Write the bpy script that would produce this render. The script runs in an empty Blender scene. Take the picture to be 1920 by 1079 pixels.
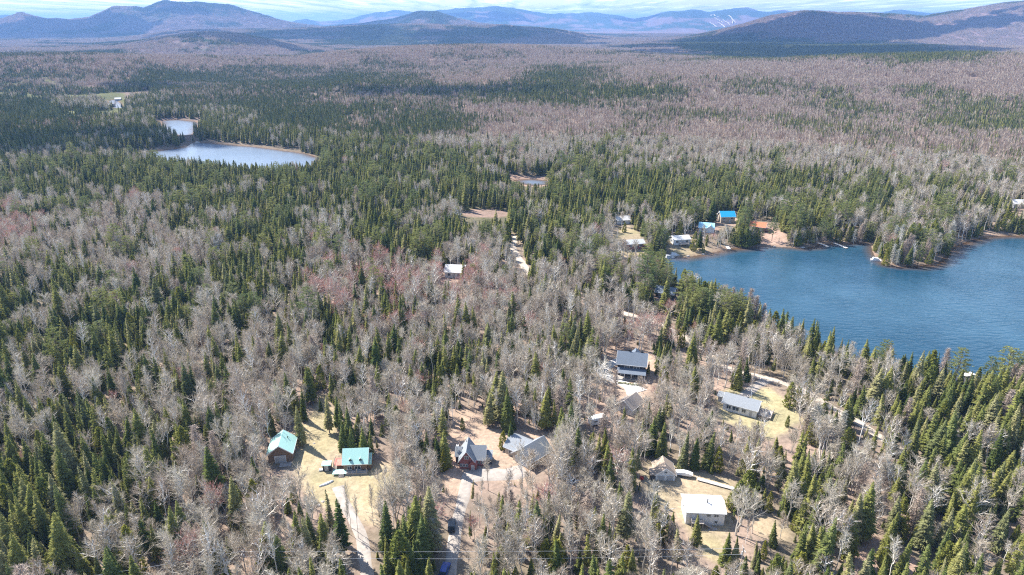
import bpy, math, random
import numpy as np
from mathutils import Vector, Matrix

# ------------------------------------------------------------------ camera, sky, sun, exposure
SC = bpy.context.scene
COL = SC.collection
R = math.radians
CAMZ, PITCH, FPX = 120.0, R(21.1), 1280.0
cam = bpy.data.cameras.new('camera')
cam.lens = 24; cam.sensor_width = 36; cam.clip_start = 1; cam.clip_end = 90000
co = bpy.data.objects.new('camera', cam); COL.objects.link(co)
co.location = (0, 0, CAMZ); co.rotation_euler = (R(90) - PITCH, 0, 0)
SC.camera = co
SUN_EL, SUN_AZ = R(47), R(-52)          # azimuth from +Y (the view), negative = to the left
SDIR = np.array([math.sin(SUN_AZ) * math.cos(SUN_EL), math.cos(SUN_AZ) * math.cos(SUN_EL), math.sin(SUN_EL)])
sl = bpy.data.lights.new('sun', 'SUN'); sl.energy = 5.0; sl.angle = R(0.5); sl.color = (1, .95, .88)
so = bpy.data.objects.new('sun', sl); COL.objects.link(so); so.location = (0, 0, 400)
so.rotation_euler = Vector(SDIR).to_track_quat('Z', 'Y').to_euler()
W = bpy.data.worlds.new('World'); SC.world = W; W.use_nodes = True
wn, wl = W.node_tree.nodes, W.node_tree.links
wn.clear()
wout = wn.new('ShaderNodeOutputWorld'); bg = wn.new('ShaderNodeBackground'); bg.inputs[1].default_value = 0.12
sky = wn.new('ShaderNodeTexSky'); sky.sky_type = 'NISHITA'; sky.sun_disc = False
sky.sun_elevation = SUN_EL; sky.sun_rotation = SUN_AZ; sky.air_density = 1.0; sky.dust_density = 0.6; sky.ozone_density = 2.0
# broken cloud deck: direction projected on a plane overhead
tc = wn.new('ShaderNodeTexCoord'); sep = wn.new('ShaderNodeSeparateXYZ')
wl.new(tc.outputs['Generated'], sep.inputs[0])
def wm(op, a, b=None, clamp=False):
    n = wn.new('ShaderNodeMath'); n.operation = op; n.use_clamp = clamp
    for i, v in enumerate((a, b)):
        if v is None: continue
        if isinstance(v, (int, float)): n.inputs[i].default_value = v
        else: wl.new(v, n.inputs[i])
    return n.outputs[0]
zz = wm('ADD', wm('MAXIMUM', sep.outputs[2], 0.0), 0.014)
cmb = wn.new('ShaderNodeCombineXYZ')
wl.new(wm('DIVIDE', sep.outputs[0], zz), cmb.inputs[0]); wl.new(wm('DIVIDE', sep.outputs[1], zz), cmb.inputs[1])
def wnoise(scale, detail, rough, off):
    mp = wn.new('ShaderNodeMapping'); mp.inputs['Location'].default_value = (off, off * .7, 0)
    mp.inputs['Scale'].default_value = (1, 0.17, 1)
    wl.new(cmb.outputs[0], mp.inputs[0])
    n = wn.new('ShaderNodeTexNoise'); n.inputs['Scale'].default_value = scale
    n.inputs['Detail'].default_value = detail; n.inputs['Roughness'].default_value = rough
    wl.new(mp.outputs[0], n.inputs[0]); return n.outputs[0]
def wramp(v, pts):
    r = wn.new('ShaderNodeValToRGB'); wl.new(v, r.inputs[0])
    while len(r.color_ramp.elements) < len(pts): r.color_ramp.elements.new(.5)
    for e, (p, c) in zip(r.color_ramp.elements, pts): e.position = p; e.color = (c if len(c) == 4 else (*c, 1))
    return r.outputs[0]
cover = wramp(wnoise(0.6, 7, .65, 3.1), [(.43, (0, 0, 0)), (.51, (1, 1, 1))])
shade = wramp(wnoise(1.3, 6, .68, 9.4), [(.3, (2.3, 2.9, 3.8)), (.5, (5.5, 6.0, 6.6)), (.68, (11., 11., 11.))])
skymix = wn.new('ShaderNodeMix'); skymix.data_type = 'RGBA'
cover = wm('MULTIPLY', cover, wm('SUBTRACT', 1.0, wm('MULTIPLY', sep.outputs[2], 2.2, True), True)); wl.new(cover, skymix.inputs[0]); wl.new(sky.outputs[0], skymix.inputs[6]); wl.new(shade, skymix.inputs[7])
wl.new(skymix.outputs[2], bg.inputs[0]); wl.new(bg.outputs[0], wout.inputs[0])
SC.view_settings.view_transform = 'Standard'; SC.view_settings.look = 'None'
SC.view_settings.exposure = 1.2; SC.view_settings.gamma = 1.0
HAZE = 7.4e-5
cy = SC.cycles
cy.max_bounces = 4; cy.diffuse_bounces = 2; cy.glossy_bounces = 2; cy.transmission_bounces = 2; cy.volume_bounces = 0
cy.transparent_max_bounces = 6; cy.use_denoising = False; cy.denoiser = 'OPENIMAGEDENOISE'; cy.denoising_input_passes = 'RGB_ALBEDO_NORMAL'; cy.denoising_prefilter = 'ACCURATE'; cy.filter_width = 1.15
cy.caustics_reflective = False; cy.caustics_refractive = False; cy.use_adaptive_sampling = False

# ------------------------------------------------------------------ pixel <-> world helpers (layout measured on the photograph)
CT, ST = math.cos(PITCH), math.sin(PITCH)
def ray(px, py):
    a, b = (px - 960) / FPX, -(py - 539.5) / FPX
    d = np.array([a, CT + b * ST, -ST + b * CT]); return d / np.linalg.norm(d)
def proj(x, y, z):
    dz = z - CAMZ
    zc = np.maximum(y * CT - dz * ST, 1e-3); yc = y * ST + dz * CT
    return 960 + FPX * x / zc, 539.5 - FPX * yc / zc, zc
def gp0(px, py, z=0.0):
    d = ray(px, py); t = (z - CAMZ) / d[2]; return (d[0] * t, d[1] * t)

# ------------------------------------------------------------------ noise
def _hash(ix, iy, s):
    n = (ix.astype(np.int64) * 374761393 + iy.astype(np.int64) * 668265263 + s * 1442695041) & 0x7fffffff
    n = ((n ^ (n >> 13)) * 1274126177) & 0x7fffffff
    n = n ^ (n >> 16)
    return (n & 0xffff) / 65535.0
def vnoise(x, y, s=0):
    ix, iy = np.floor(x), np.floor(y); fx, fy = x - ix, y - iy
    fx = fx * fx * (3 - 2 * fx); fy = fy * fy * (3 - 2 * fy)
    a, b = _hash(ix, iy, s), _hash(ix + 1, iy, s); c, d = _hash(ix, iy + 1, s), _hash(ix + 1, iy + 1, s)
    return (a + (b - a) * fx) * (1 - fy) + (c + (d - c) * fx) * fy
def fbm(x, y, wl_, oct=4, s=0):
    r = 0; a = 1; t = 0; x = np.asarray(x, float) / wl_; y = np.asarray(y, float) / wl_
    for i in range(oct):
        r = r + a * vnoise(x + 17.3 * i, y + 9.1 * i, s + i); t += a; a *= .5; x = x * 2.03; y = y * 2.03
    return r / t

# ------------------------------------------------------------------ polygons
def pin(px, py, poly):
    px = np.asarray(px, float); py = np.asarray(py, float); c = np.zeros(px.shape, bool)
    n = len(poly)
    for i in range(n):
        x1, y1 = poly[i]; x2, y2 = poly[(i + 1) % n]
        if y1 == y2: continue
        c ^= ((y1 > py) != (y2 > py)) & (px < (x2 - x1) * (py - y1) / (y2 - y1) + x1)
    return c
def segdist(px, py, pts, closed=True):
    px = np.asarray(px, float); py = np.asarray(py, float); d = np.full(px.shape, 1e9)
    n = len(pts)
    for i in range(n if closed else n - 1):
        x1, y1 = pts[i]; x2, y2 = pts[(i + 1) % n]
        L = (x2 - x1) ** 2 + (y2 - y1) ** 2 + 1e-9
        t = np.clip(((px - x1) * (x2 - x1) + (py - y1) * (y2 - y1)) / L, 0, 1)
        d = np.minimum(d, np.hypot(px - x1 - t * (x2 - x1), py - y1 - t * (y2 - y1)))
    return d
LAKE_PX = [(1187,487),(1236,481),(1258,481),(1283,483),(1313,478),(1345,472),(1356,469),(1366,466),(1398,465),(1433,463),(1458,463),
           (1500,466),(1527,463),(1533,458),(1575,457),(1613,457),(1633,459),(1637,473),(1643,487),(1660,497),(1685,501),(1713,499),(1745,496),
           (1762,490),(1775,477),(1787,463),(1815,452),(1847,444),(1890,442),(1960,444),(2120,446),(2250,520),(2300,640),(2200,730),(1960,735),(1880,725),
           (1830,725),(1790,722),(1740,716),(1690,708),(1640,695),(1600,678),(1550,660),(1490,640),(1440,620),(1400,590),(1350,566),(1300,548),(1255,530),(1215,512),(1190,498)]
POND1_PX = [(195,298),(250,289),(310,281),(350,276),(360,269),(385,268),(430,272),(480,276),(530,283),(575,289),(604,298),(608,306),(590,320),(520,330),(430,328),(350,318),(270,306)]
POND2_PX = [(303,227),(335,225),(365,228),(372,232),(360,252),(345,256),(318,250),(305,240)]
POND3_PX = [(960,338),(1000,336),(1030,340),(1028,347),(1000,349),(975,345)]
POND4_PX = [(203,190),(216,187),(226,194),(232,206),(214,206)]
WATERS = [[gp0(*p) for p in q] for q in (LAKE_PX, POND1_PX, POND2_PX, POND3_PX, POND4_PX)]
def water_sd(x, y):
    """signed distance to the nearest water body, negative inside"""
    sd = np.full(np.shape(x), 1e9)
    for q in WATERS:
        a = np.array(q); m = 60
        sel = (x > a[:, 0].min() - m) & (x < a[:, 0].max() + m) & (y > a[:, 1].min() - m) & (y < a[:, 1].max() + m)
        if not sel.any(): continue
        d = segdist(x[sel], y[sel], q); d = np.where(pin(x[sel], y[sel], q), -d, d)
        sd[sel] = np.minimum(sd[sel], d)
    return sd

# ------------------------------------------------------------------ terrain height
def ridge(pts):
    az, te = [], []
    for px, py in pts:
        d = ray(px, py); az.append(math.atan2(d[0], d[1])); te.append(d[2] / math.hypot(d[0], d[1]))
    return np.array(az), np.array(te)
R1 = ridge([(-900,120),(560,119),(640,112),(850,103),(1000,97),(1150,100),(1280,106),(1450,119),(1640,123),(1750,117),(1920,106),(2300,98),(3000,95)])
R2 = ridge([(-900,95),(0,93),(120,91),(210,85),(260,77),(320,66),(380,60),(430,62),(490,71),(560,85),(640,94),(3000,94)])
R3 = ridge([(-900,76),(0,75),(180,74),(260,66),(310,57),(350,53),(440,56),(520,57),(640,50),(740,47),(850,49),(950,47),(1040,53),(1100,63),(1200,75),(1260,72),
            (1300,66),(1350,57),(1400,48),(1440,37),(1500,27),(1540,26),(1600,28),(1660,33),(1730,35),(1800,25),(1860,15),(1920,9),(2100,0),(2600,5),(3200,40)])
R4 = ridge([(-900,36),(-100,44),(0,42),(40,31),(90,40),(130,41),(165,37),(215,21),(255,21),(272,23),(310,9),(345,8),(380,9),(420,15),(475,30),(560,43),(610,50),(680,44),
            (730,34),(780,21),(820,20),(850,28),(900,42),(1000,58),(1150,64),(3000,64)])
R5 = ridge([(-900,45),(0,33),(30,32),(60,38),(200,44),(400,44),(540,44),(556,39),(575,37),(600,42),(650,38),(700,27),(740,23),(775,26),(800,28),(838,20),(855,16),(880,18),
            (905,19),(935,15),(965,19),(1000,26),(1040,30),(1085,30),(1098,27),(1140,30),(1190,36),(1215,33),(1240,25),(1262,21),(1300,23),(1325,26),(1350,22),(1375,18),
            (1400,17),(1425,21),(1445,21),(1470,19),(1520,22),(1560,26),(1640,31),(1665,26),(1690,22),(1720,25),(1760,30),(1920,30),(3000,40)])
DN = np.array([0, 700, 1500, 2300, 2900, 3600, 4700, 6000, 7200, 8600, 11500, 16000, 21000, 40000.])
BUMPS = [(*gp0(px, py), hh_, rr_) for px, py, hh_, rr_ in ((1850,175,34,330),(1600,158,24,250),(1060,158,17,200),(1400,175,8,140),(300,136,20,280),(720,126,24,300),(560,182,12,150),(1350,138,20,260),(60,150,20,260),(900,118,22,300),(1250,190,14,170))]
def rawh(x, y):
    d = np.hypot(x, y); az = np.arctan2(x, np.maximum(y, 1e-3) if False else y)
    H = []
    for (a, t), dd in ((R1, 2300), (R2, 3600), (R3, 6000), (R4, 8600), (R5, 16000)):
        h = CAMZ + dd * np.interp(az, a, t) - 9
        H.append(np.maximum(h, -2.0))
    r1, r2, r3, r4, r5 = H
    v = lambda a, b: np.maximum(2.0, .30 * np.minimum(a, b))
    n3 = np.full_like(r1, 3.0)
    nodes = np.stack([n3, n3, .6 * n3 + .25 * r1, r1, v(r1, r2), r2, v(r2, r3), r3, v(r3, r4), r4, v(r4, r5), r5, .3 * r5, n3 - 150])
    dw = d * (1 + .035 * np.clip((d - 1200) / 1500, 0, 1) * (fbm(x, y, 2500, 2, 71) - .5) * 2)
    k = np.clip(np.searchsorted(DN, dw, side='right') - 1, 0, len(DN) - 2)
    t = np.clip((dw - DN[k]) / (DN[k + 1] - DN[k]), 0, 1); t = t * t * (3 - 2 * t)
    ar = np.arange(len(k)) if k.ndim == 1 else None
    h = nodes[k, ar] * (1 - t) + nodes[k + 1, ar] * t
    for bx, by, bh, br in BUMPS: h = h + bh * np.exp(-(((x - bx) / 1.5) ** 2 + (y - by) ** 2) / (br * br))
    amp = np.interp(d, [0, 600, 1500, 4000, 9000, 20000], [1.2, 3, 16, 30, 44, 60])
    lam = fbm(x, y, 620, 4, 5) - .5
    rel = np.clip((h - 8) / 60, 0, 1)
    rid = (1 - np.abs(fbm(x, y, 1500, 4, 61) * 2 - 1)) - .72
    return h + amp * lam * (.55 + .45 * rel) + 190 * rid * np.clip((h - 45) / 200, 0, 1) * np.clip((d - 3000) / 3000, 0, 1) + (fbm(x, y, 60, 2, 33) - .5) * 1.6
def height(x, y):
    x = np.atleast_1d(np.asarray(x, float)); y = np.atleast_1d(np.asarray(y, float))
    shp = x.shape; x = x.ravel(); y = y.ravel()
    h = rawh(x, y); sd = water_sd(x, y)
    near = np.hypot(x, y) < 1600
    land = np.maximum(h, 1.2)
    s = np.clip(sd / 22, 0, 1); s = s * s * (3 - 2 * s)
    out = .12 + np.clip(sd, 0, 3) * .08 + (land - .36) * s
    ins = np.maximum(-3.5, sd * .16 - .05)
    h = np.where(sd < 0, ins, np.where(sd < 22, out, np.where(near, land, h)))
    return h.reshape(shp)
def hz(x, y): return float(height([x], [y])[0])
def hit(px, py):
    """where the line of sight through a spot of the photograph meets the ground"""
    d = ray(px, py); t = np.concatenate([np.linspace(60, 1200, 400), np.geomspace(1205, 30000, 900)])
    P = np.outer(t, d); z = P[:, 2] + CAMZ; g = height(P[:, 0], P[:, 1]); k = np.argmax(z < g)
    if not (z < g).any(): k = len(t) - 1
    if k > 0:
        a, b = z[k - 1] - g[k - 1], z[k] - g[k]; f = a / (a - b + 1e-9); tt = t[k - 1] + (t[k] - t[k - 1]) * f
    else: tt = t[0]
    return float(d[0] * tt), float(d[1] * tt)

# ------------------------------------------------------------------ conifer map (share of conifers, raised at right to paint the cloud-shaded valley dark; rest read off the photograph)
MY = [60,90,108,124,150,180,210,240,270,300,330,360,400,440,480,520,560,600,650,700,750,800,850,900,950,1000,1060]
MAP = ["433221333333222244333222","321111111122111199998741","321111111122111158999961","332211123111111011101200","522776687621873112100000","655846653327874622121222",
"887987777422222111344345","999999998863222212433466","999999988642223222222343","678999999875344222212122","999999999988889766554323",
"999999988999999998887664","554677888999988877656555","233337768877784656766765","234347755565354555555555","543478664333443686655555",
"676687433322336684555555","887776443322222587565555","888653343352352345777765","886524232244253324778786","765555342134232222358997",
"566665253144342133234578","766564246151373664222667","887544121162124445432467","877421111211123324643466","664512255652333343665555","664524454864646534756735"]
MAPA = np.array([[int(c) for c in r] for r in MAP], float) / 9
MX = np.arange(24) * 80 + 40.
def cmap(px, py):
    fx = np.clip((px - 40) / 80, 0, 22.999); ix = fx.astype(int); fx = fx - ix
    yi = np.clip(np.searchsorted(MY, py) - 1, 0, len(MY) - 2); my = np.array(MY, float)
    fy = np.clip((py - my[yi]) / (my[yi + 1] - my[yi]), 0, 1)
    a = MAPA[yi, ix] * (1 - fx) + MAPA[yi, ix + 1] * fx; b = MAPA[yi + 1, ix] * (1 - fx) + MAPA[yi + 1, ix + 1] * fx
    return a * (1 - fy) + b * fy

# clearings: (polygon in photo pixels, kind of ground)
CLEAR = [([(545,812),(572,790),(596,742),(615,742),(628,780),(640,830),(700,868),(742,866),(746,900),(720,925),(704,955),(712,985),(690,985),(655,955),(600,952),(578,930),(545,885),(500,872),(500,845)], 'lawn'),
 ([(850,800),(866,768),(890,775),(912,800),(940,815),(952,845),(985,880),(1000,905),(950,905),(890,893),(872,950),(846,956),(838,880),(838,835)], 'earth'),
 ([(944,812),(1040,812),(1040,885),(944,885)], 'earth'),
 ([(1108,712),(1130,685),(1150,662),(1225,658),(1232,690),(1215,735),(1205,795),(1160,798),(1150,745),(1118,742)], 'earth'),
 ([(1340,752),(1370,732),(1440,728),(1490,765),(1502,788),(1478,812),(1440,822),(1400,808),(1350,785)], 'grass'),
 ([(1202,905),(1212,868),(1265,872),(1300,882),(1384,903),(1384,925),(1368,940),(1368,990),(1358,1012),(1345,1060),(1312,1045),(1300,1000),(1262,960),(1225,935)], 'lawn'),
 ([(1398,950),(1430,962),(1482,1002),(1478,1022),(1420,1005)], 'lawn'),
 ([(1600,1030),(1640,1010),(1720,1050),(1740,1100),(1600,1100)], 'litter'),
 ([(1098,772),(1140,772),(1142,806),(1098,806)], 'litter'),
 ([(1150,438),(1175,425),(1200,440),(1215,470),(1170,476),(1150,462)], 'lawn'),
 ([(1248,448),(1300,446),(1345,468),(1300,480),(1262,480)], 'lawn'),
 ([(1335,405),(1385,403),(1385,425),(1340,425)], 'earth'),
 ([(1403,430),(1445,425),(1478,445),(1470,460),(1432,461)], 'litter'),
 ([(1845,438),(1850,430),(1895,436),(1895,442)], 'earth'),
 ([(1225,550),(1268,550),(1268,565),(1225,565)], 'litter'),
 ([(832,512),(880,512),(880,528),(832,528)], 'litter'),
 ([(1310,425),(1345,425),(1345,440),(1310,440)], 'litter'),
 ([(862,401),(882,394),(930,393),(962,402),(935,410),(872,408)], 'marsh'),
 ([(930,331),(960,326),(1022,329),(1036,334),(1033,347),(990,348),(955,341)], 'marsh'),
 ([(1070,342),(1150,345),(1150,348),(1070,346)], 'marsh'),
 ([(1685,455),(1720,455),(1725,480),(1690,480)], 'earth'),
 ([(0,160),(90,158),(235,180),(235,222),(120,236),(0,234)], 'bog')]
CLEARW = []
for poly, k in CLEAR: CLEARW.append((np.array([gp0(px, py, 2.5) for px, py in poly]), k))
ROADS = [('gravel_road', [(968,445),(962,455),(961,468),(972,486),(984,502),(990,516)], 5.0, 'sand'),
 ('forest_road', [(1095,560),(1140,575),(1180,590),(1225,602),(1275,628),(1330,662),(1355,686),(1400,700),(1440,710),(1480,722),(1520,740),(1560,765),(1600,787),(1640,815),(1700,852),(1780,885),(1930,905)], 3.7, 'sand'),
 ('driveway', [(700,1140),(690,1085),(684,1050),(678,1010),(662,975),(645,945),(634,915)], 3.6, 'gravel'),
 ('driveway', [(838,1140),(842,1085),(850,1030),(856,985),(868,940),(874,905),(880,890)], 3.8, 'gravel'),
 ('driveway', [(874,898),(910,892),(950,893),(985,885)], 6.5, 'gravel'),
 ('driveway', [(1185,742),(1178,725),(1150,712),(1128,698),(1145,684),(1175,672)], 4.5, 'pale'),
 ('parking_pad', [(1180,722),(1200,736)], 8.0, 'pale'),
 ('driveway', [(1360,760),(1372,748),(1395,742),(1420,722),(1440,712)], 4.5, 'gravel')]
ROADW = [(n, [gp0(px, py, 2.5) for px, py in pts], w, m) for n, pts, w, m in ROADS]

# ------------------------------------------------------------------ materials
def newmat(name):
    m = bpy.data.materials.new(name); m.use_nodes = True; m.node_tree.nodes.clear(); return m, m.node_tree.nodes, m.node_tree.links
def mixc(N, L, f, a, b, mode='MIX'):
    n = N.new('ShaderNodeMix'); n.data_type = 'RGBA'; n.blend_type = mode
    for i, v in ((0, f), (6, a), (7, b)):
        if isinstance(v, (int, float)): n.inputs[i].default_value = v
        elif isinstance(v, tuple): n.inputs[i].default_value = (*v, 1)
        else: L.new(v, n.inputs[i])
    return n.outputs[2]
def ramp(N, L, v, pts):
    r = N.new('ShaderNodeValToRGB'); L.new(v, r.inputs[0])
    while len(r.color_ramp.elements) < len(pts): r.color_ramp.elements.new(.5)
    for e, (p, c) in zip(r.color_ramp.elements, pts): e.position = p; e.color = (*c, 1)
    return r.outputs[0]
def noise(N, L, scale, detail=4, rough=.6, coord='Object'):
    t = N.new('ShaderNodeTexCoord'); n = N.new('ShaderNodeTexNoise'); n.inputs['Scale'].default_value = scale
    n.inputs['Detail'].default_value = detail; n.inputs['Roughness'].default_value = rough
    L.new(t.outputs[coord], n.inputs[0]); return n.outputs[0]
def plant_mat(name, pts, trans=.25, attr='tone'):
    """colour from a ramp driven by a random number per tree; a per-leaf tone stored on the mesh shifts it"""
    m, N, L = newmat(name)
    oi = N.new('ShaderNodeObjectInfo'); at = N.new('ShaderNodeAttribute'); at.attribute_name = 'tree'
    ad = N.new('ShaderNodeMath'); ad.operation = 'ADD'; L.new(oi.outputs['Random'], ad.inputs[0]); L.new(at.outputs['Fac'], ad.inputs[1])
    fr = N.new('ShaderNodeMath'); fr.operation = 'FRACT'; L.new(ad.outputs[0], fr.inputs[0])
    c = ramp(N, L, fr.outputs[0], pts)
    t2 = N.new('ShaderNodeAttribute'); t2.attribute_name = 'tone'
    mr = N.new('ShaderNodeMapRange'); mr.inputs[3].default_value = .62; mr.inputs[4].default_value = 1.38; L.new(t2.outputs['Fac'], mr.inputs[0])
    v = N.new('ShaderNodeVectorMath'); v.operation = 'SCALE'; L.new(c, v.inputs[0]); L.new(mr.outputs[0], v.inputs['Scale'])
    d = N.new('ShaderNodeBsdfDiffuse'); L.new(v.outputs[0], d.inputs[0]); o = N.new('ShaderNodeOutputMaterial')
    if trans > 0:
        tr = N.new('ShaderNodeBsdfTranslucent'); L.new(v.outputs[0], tr.inputs[0]); mx = N.new('ShaderNodeMixShader'); mx.inputs[0].default_value = trans
        L.new(d.outputs[0], mx.inputs[1]); L.new(tr.outputs[0], mx.inputs[2]); L.new(mx.outputs[0], o.inputs[0])
    else: L.new(d.outputs[0], o.inputs[0])
    return m
MT = {}
MT['spruce'] = plant_mat('spruce needles', [(0, (.12, .16, .05)), (.2, (.23, .25, .075)), (.4, (.34, .33, .10)), (.55, (.18, .215, .075)), (.7, (.29, .295, .085)), (.82, (.40, .375, .17)), (.92, (.36, .34, .18)), (1, (.14, .18, .06))], .45)
MT['pine'] = plant_mat('pine needles', [(0, (.21, .235, .08)), (.35, (.29, .295, .10)), (.7, (.16, .20, .08)), (1, (.25, .265, .11))], .35)
MT['cedar'] = plant_mat('cedar sprays', [(0, (.20, .22, .055)), (.5, (.27, .26, .05)), (1, (.17, .20, .055))], .3)
MT['bark'] = plant_mat('dark bark', [(0, (.16, .13, .11)), (1, (.22, .19, .17))], 0)
MT['wood'] = plant_mat('pale branches', [(0, (0.560, 0.505, 0.433)), (.35, (0.700, 0.643, 0.565)), (.6, (0.460, 0.406, 0.339)), (.8, (0.800, 0.753, 0.678)), (1, (0.580, 0.525, 0.452))], 0)
MT['birch'] = plant_mat('birch bark', [(0, (.72, .69, .64)), (1, (.80, .77, .72))], 0)
MT['twig'] = plant_mat('bare twigs', [(0, (0.386, 0.324, 0.243)), (.2, (0.497, 0.442, 0.344)), (.38, (0.350, 0.272, 0.209)), (.52, (0.442, 0.374, 0.285)), (.68, (0.570, 0.523, 0.419)), (.8, (0.386, 0.301, 0.234)), (.9, (0.478, 0.432, 0.336)), (1, (0.386, 0.324, 0.243))], .15)
MT['fartwig'] = plant_mat('brown budding twigs', [(0, (0.350, 0.272, 0.222)), (.2, (0.460, 0.383, 0.311)), (.4, (0.304, 0.227, 0.185)), (.55, (0.405, 0.328, 0.269)), (.72, (0.534, 0.474, 0.385)), (.85, (0.340, 0.250, 0.201)), (1, (0.368, 0.287, 0.234))], .15)
MT['budtwig'] = plant_mat('budding red twigs', [(0, (.44, .20, .17)), (.5, (.50, .27, .22)), (1, (.42, .24, .20))], .2)
MT['larch'] = plant_mat('larch twigs', [(0, (.44, .35, .28)), (1, (.50, .41, .34))], .15)
MT['deadc'] = plant_mat('lichened dead twigs', [(0, (.50, .48, .42)), (1, (.40, .40, .34))], .1)
def surf_mat(name, c1, c2, scale, rough=.9, bump=.0, spec=.2, detail=5, metallic=0.):
    m, N, L = newmat(name); n = noise(N, L, scale, detail)
    c = ramp(N, L, n, [(.3, c1), (.7, c2)])
    b = N.new('ShaderNodeBsdfPrincipled'); L.new(c, b.inputs['Base Color']); b.inputs['Roughness'].default_value = rough
    b.inputs['Specular IOR Level'].default_value = spec; b.inputs['Metallic'].default_value = metallic
    if bump:
        bp = N.new('ShaderNodeBump'); bp.inputs['Strength'].default_value = bump; L.new(n, bp.inputs['Height']); L.new(bp.outputs[0], b.inputs['Normal'])
    o = N.new('ShaderNodeOutputMaterial'); L.new(b.outputs[0], o.inputs[0]); return m
MT['sand'] = surf_mat('sand road', (.40, .33, .26), (.56, .48, .40), .35, bump=.1)
MT['gravel'] = surf_mat('grey gravel', (.27, .24, .21), (.44, .39, .34), .5, bump=.1)
MT['pale'] = surf_mat('pale concrete', (.52, .49, .45), (.66, .63, .58), .4)
def roof_mat(name, c, var=.15, ribs=0.0, rough=.8, metallic=0.0, spec=.3):
    m, N, L = newmat(name); n = noise(N, L, 3.0, 6, .7)
    c1 = tuple(v * (1 - var) for v in c); c2 = tuple(min(1, v * (1 + var)) for v in c)
    cc = ramp(N, L, n, [(.3, c1), (.7, c2)])
    b = N.new('ShaderNodeBsdfPrincipled'); b.inputs['Roughness'].default_value = rough; b.inputs['Metallic'].default_value = metallic
    b.inputs['Specular IOR Level'].default_value = spec
    t = N.new('ShaderNodeTexCoord'); w = N.new('ShaderNodeTexWave'); w.wave_type = 'BANDS'
    w.bands_direction = 'X' if ribs else 'Y'; w.inputs['Scale'].default_value = ribs if ribs else 2.2; w.inputs['Distortion'].default_value = 0 if ribs else .4
    L.new(t.outputs['Object'], w.inputs[0])
    rr = ramp(N, L, w.outputs['Fac'], [(.0, (.72,) * 3), (.25, (1, 1, 1))] if ribs else [(.0, (.86,) * 3), (.5, (1, 1, 1))])
    L.new(mixc(N, L, 1.0, cc, rr, 'MULTIPLY'), b.inputs['Base Color'])
    o = N.new('ShaderNodeOutputMaterial'); L.new(b.outputs[0], o.inputs[0]); return m
MT['teal'] = roof_mat('teal metal roof', (.43, .70, .62), .07, 1.1, .45)
MT['white_metal'] = roof_mat('white metal roof', (.52, .53, .54), .10, .8, .4)
MT['grey_shingle'] = roof_mat('grey shingles', (.27, .29, .31), .2)
MT['dark_shingle'] = roof_mat('blue grey shingles', (.15, .18, .22), .2)
MT['brown_shingle'] = roof_mat('brown shingles', (.34, .29, .25), .2)
MT['tan_shingle'] = roof_mat('tan shingles', (.42, .33, .25), .15)
MT['blue_metal'] = roof_mat('bright blue metal roof', (.03, .38, .68), .05, 1.1, .4)
MT['lightblue'] = roof_mat('light blue metal roof', (.35, .62, .74), .06, 1.1, .4)
MT['orange'] = roof_mat('orange roof', (.55, .20, .10), .15)
MT['pale_roof'] = roof_mat('pale grey roof', (.60, .59, .57), .12)
def wall_mat(name, c, var=.12):
    m, N, L = newmat(name); n = noise(N, L, 2.0, 5)
    cc = ramp(N, L, n, [(.3, tuple(v * (1 - var) for v in c)), (.7, tuple(min(1, v * (1 + var)) for v in c))])
    t = N.new('ShaderNodeTexCoord'); w = N.new('ShaderNodeTexWave'); w.bands_direction = 'Z'; w.inputs['Scale'].default_value = 1.6
    L.new(t.outputs['Object'], w.inputs[0]); rr = ramp(N, L, w.outputs['Fac'], [(0, (.75,) * 3), (.3, (1, 1, 1))])
    b = N.new('ShaderNodeBsdfPrincipled'); b.inputs['Roughness'].default_value = .8; L.new(mixc(N, L, 1.0, cc, rr, 'MULTIPLY'), b.inputs['Base Color'])
    o = N.new('ShaderNodeOutputMaterial'); L.new(b.outputs[0], o.inputs[0]); return m
MT['wall_red'] = wall_mat('red siding', (.27, .10, .09))
MT['wall_brown'] = wall_mat('brown log wall', (.22, .15, .10))
MT['wall_dark'] = wall_mat('charcoal siding', (.05, .055, .065))
MT['wall_grey'] = wall_mat('grey siding', (.42, .43, .44))
MT['wall_white'] = wall_mat('white siding', (.72, .73, .74), .05)
MT['wall_tan'] = wall_mat('tan siding', (.45, .38, .30))
MT['white'] = surf_mat('white paint', (.74, .74, .72), (.82, .82, .80), 3)
MT['deck'] = surf_mat('weathered deck boards', (.34, .30, .27), (.48, .43, .38), 2)
MT['reddeck'] = surf_mat('red deck boards', (.45, .19, .15), (.56, .28, .22), 1.4)
MT['black'] = surf_mat('black metal', (.02, .02, .02), (.04, .04, .04), 3, .5)
MT['steel'] = surf_mat('galvanised wire', (.62, .62, .62), (.7, .7, .7), 3, .5)
MT['stone'] = surf_mat('grey stone', (.28, .26, .24), (.45, .42, .39), 1.5, bump=.3)
MT['snow'] = surf_mat('ski run snow', (.42, .34, .22), (.70, .62, .48), .004)
def gloss(name, c, rough=.15, metallic=0.):
    m, N, L = newmat(name); b = N.new('ShaderNodeBsdfPrincipled'); n = noise(N, L, 6.0)
    L.new(ramp(N, L, n, [(.2, tuple(v * .93 for v in c)), (.8, c)]), b.inputs['Base Color']); b.inputs['Roughness'].default_value = rough; b.inputs['Metallic'].default_value = metallic
    o = N.new('ShaderNodeOutputMaterial'); L.new(b.outputs[0], o.inputs[0]); return m
MT['glass'] = gloss('window glass', (.05, .07, .09), .08)
MT['carblack'] = gloss('dark car paint', (.02, .025, .03)); MT['carblue'] = gloss('blue car paint', (.02, .06, .30)); MT['carwhite'] = gloss('white gelcoat', (.78, .79, .80), .3)
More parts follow.
